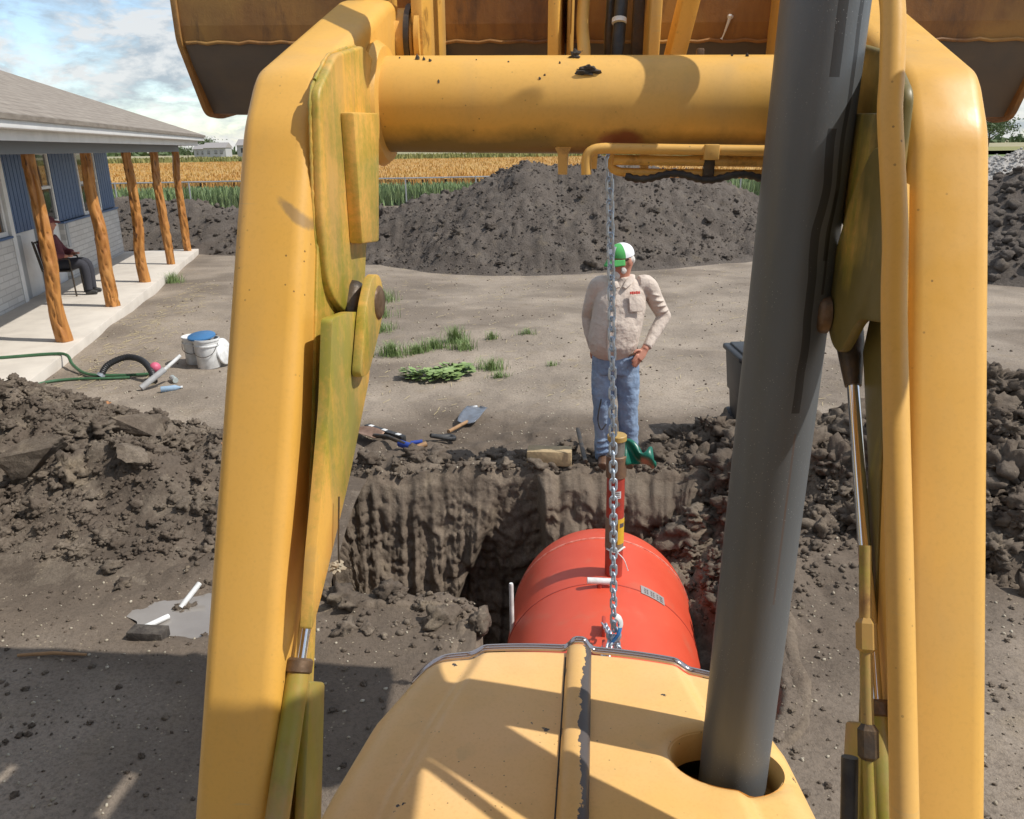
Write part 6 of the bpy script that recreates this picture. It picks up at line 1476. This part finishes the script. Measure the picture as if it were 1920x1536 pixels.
def tree(x, y, h, w, label, grp):
    t = thing('tree', label, 'tree', (x, y, 0.5), grp)
    obj('trunk', cat(tube([(x, y, 0.4), (x+0.1, y, h*0.35), (x, y, h*0.7)], [0.035*h, 0.025*h, 0.01*h], 8), tube([(x, y, h*0.3), (x+w*0.25, y, h*0.6)], [0.015*h, 0.006*h], 6), tube([(x, y, h*0.3), (x-w*0.25, y, h*0.62)], [0.015*h, 0.006*h], 6)), M_BARK, t)
    n = 900; cl = rng.normal(0, 1, (9, 3)); cl /= np.linalg.norm(cl, axis=1)[:, None]; cl *= np.array([w*0.36, w*0.36, h*0.24])*rng.uniform(0.3, 1.0, (9, 1)); cl += np.array([x, y, h*0.64])
    c = cl[rng.integers(0, 9, n)]+rng.normal(0, 1, (n, 3))*np.array([w*0.12, w*0.12, h*0.085]); s_ = 0.05*h
    d1 = rng.normal(0, 1, (n, 3)); d2 = rng.normal(0, 1, (n, 3)); d1 *= s_/np.linalg.norm(d1, axis=1)[:, None]; d2 *= s_/np.linalg.norm(d2, axis=1)[:, None]
    V = np.stack([c-d1, c+d2, c+d1], 1).reshape(-1, 3); obj('crown', (V, np.arange(n*3).reshape(-1, 3)), M_LEAF, t, smooth=False)
for i, (px, yy, h, w, lab) in enumerate([(-108, 300, 7.5, 11, 'round dark tree on the left horizon above the gutter end'), (-118, 310, 5.0, 9, 'low dark tree on the left horizon behind the gutter end'), (-127, 320, 5.5, 10, 'left outermost low tree on the horizon'), (-98, 290, 3.6, 7, 'small bush-like tree between the far white houses')]):
    tree(px, yy, h, w, lab, 'trees on the left horizon')
for i in range(9):
    tree(98+i*11.5+rng.uniform(-2, 2), 205+rng.uniform(-8, 12), rng.uniform(8.0, 10.5), rng.uniform(12, 16), ['leftmost', 'second', 'third', 'fourth', 'fifth', 'sixth', 'seventh', 'eighth', 'rightmost'][i]+' tree from the left in the dense row on the right horizon', 'tree row on the right horizon')
for i in range(14):
    pass
V = []; n = 5000; x = np.concatenate([rng.uniform(-420, -60, n//2), rng.uniform(30, 420, n//2)]); y = rng.uniform(420, 480, n); z = 0.6+np.abs(rng.normal(0, 1.6, n))*(0.7+0.5*np.sin(x*0.05)); s_ = 1.4
d1 = rng.normal(0, s_, (n, 3)); d2 = rng.normal(0, s_, (n, 3)); c = np.stack([x, y, z], 1)
o = stuff(obj('far_hedgerow', (np.stack([c-d1, c+d2, c+d1], 1).reshape(-1, 3), np.arange(n*3).reshape(-1, 3)), M_LEAF, smooth=False)); o['label'] = 'far hedgerow along the horizon'; o['category'] = 'hedgerow'
M_FROOF = mat('far_roof', (0.30, 0.28, 0.27), 0.8); M_FW = mat('far_white_wall', (0.40, 0.40, 0.40), 0.8)
def far_house(x, y, w, d, h, label):
    t = thing('far_house', label, 'house', (x, y, 0.6)); z = 0.6
    obj('wall', box((x, y, z+h/2), (w, d, h)), M_FW, t, smooth=False)
    rv_ = [(x-w*0.54, y-d*0.6, z+h), (x+w*0.54, y-d*0.6, z+h), (x+w*0.54, y+d*0.6, z+h), (x-w*0.54, y+d*0.6, z+h), (x-w*0.54, y, z+h*1.55), (x+w*0.54, y, z+h*1.55)]
    obj('roof', (rv_, [(0, 1, 5, 4), (2, 3, 4, 5), (0, 4, 3), (1, 2, 5), (3, 2, 1, 0)]), M_FROOF, t, smooth=False)
    for a in (-0.28, 0.05, 0.3):
        obj('window', box((x+a*w, y-d/2-0.03, z+h*0.55), (w*0.12, 0.06, h*0.4)), M_GLASS, t, smooth=False)
far_house(-93, 270, 7.0, 6, 2.9, 'small white house with grey roof on the left horizon, right of the round tree'); far_house(-86.5, 285, 8.0, 7, 3.6, 'pale house with a broad grey roof touching the yellow arm on the horizon'); far_house(-101, 280, 5, 5, 2.6, 'tiny white shed on the left horizon behind the small bush')
# yellow guy line at the right edge
M_YLINE = mat('yellow_guard_plastic', (0.75, 0.70, 0.05), 0.5)
tag(obj('guy_guard', tube([(14.6, 30, 3.6), (16.4, 30, 0.1)], 0.035, 8), M_YLINE), 'yellow slanting guy-wire guard behind the gravel pile at right', 'guy wire')
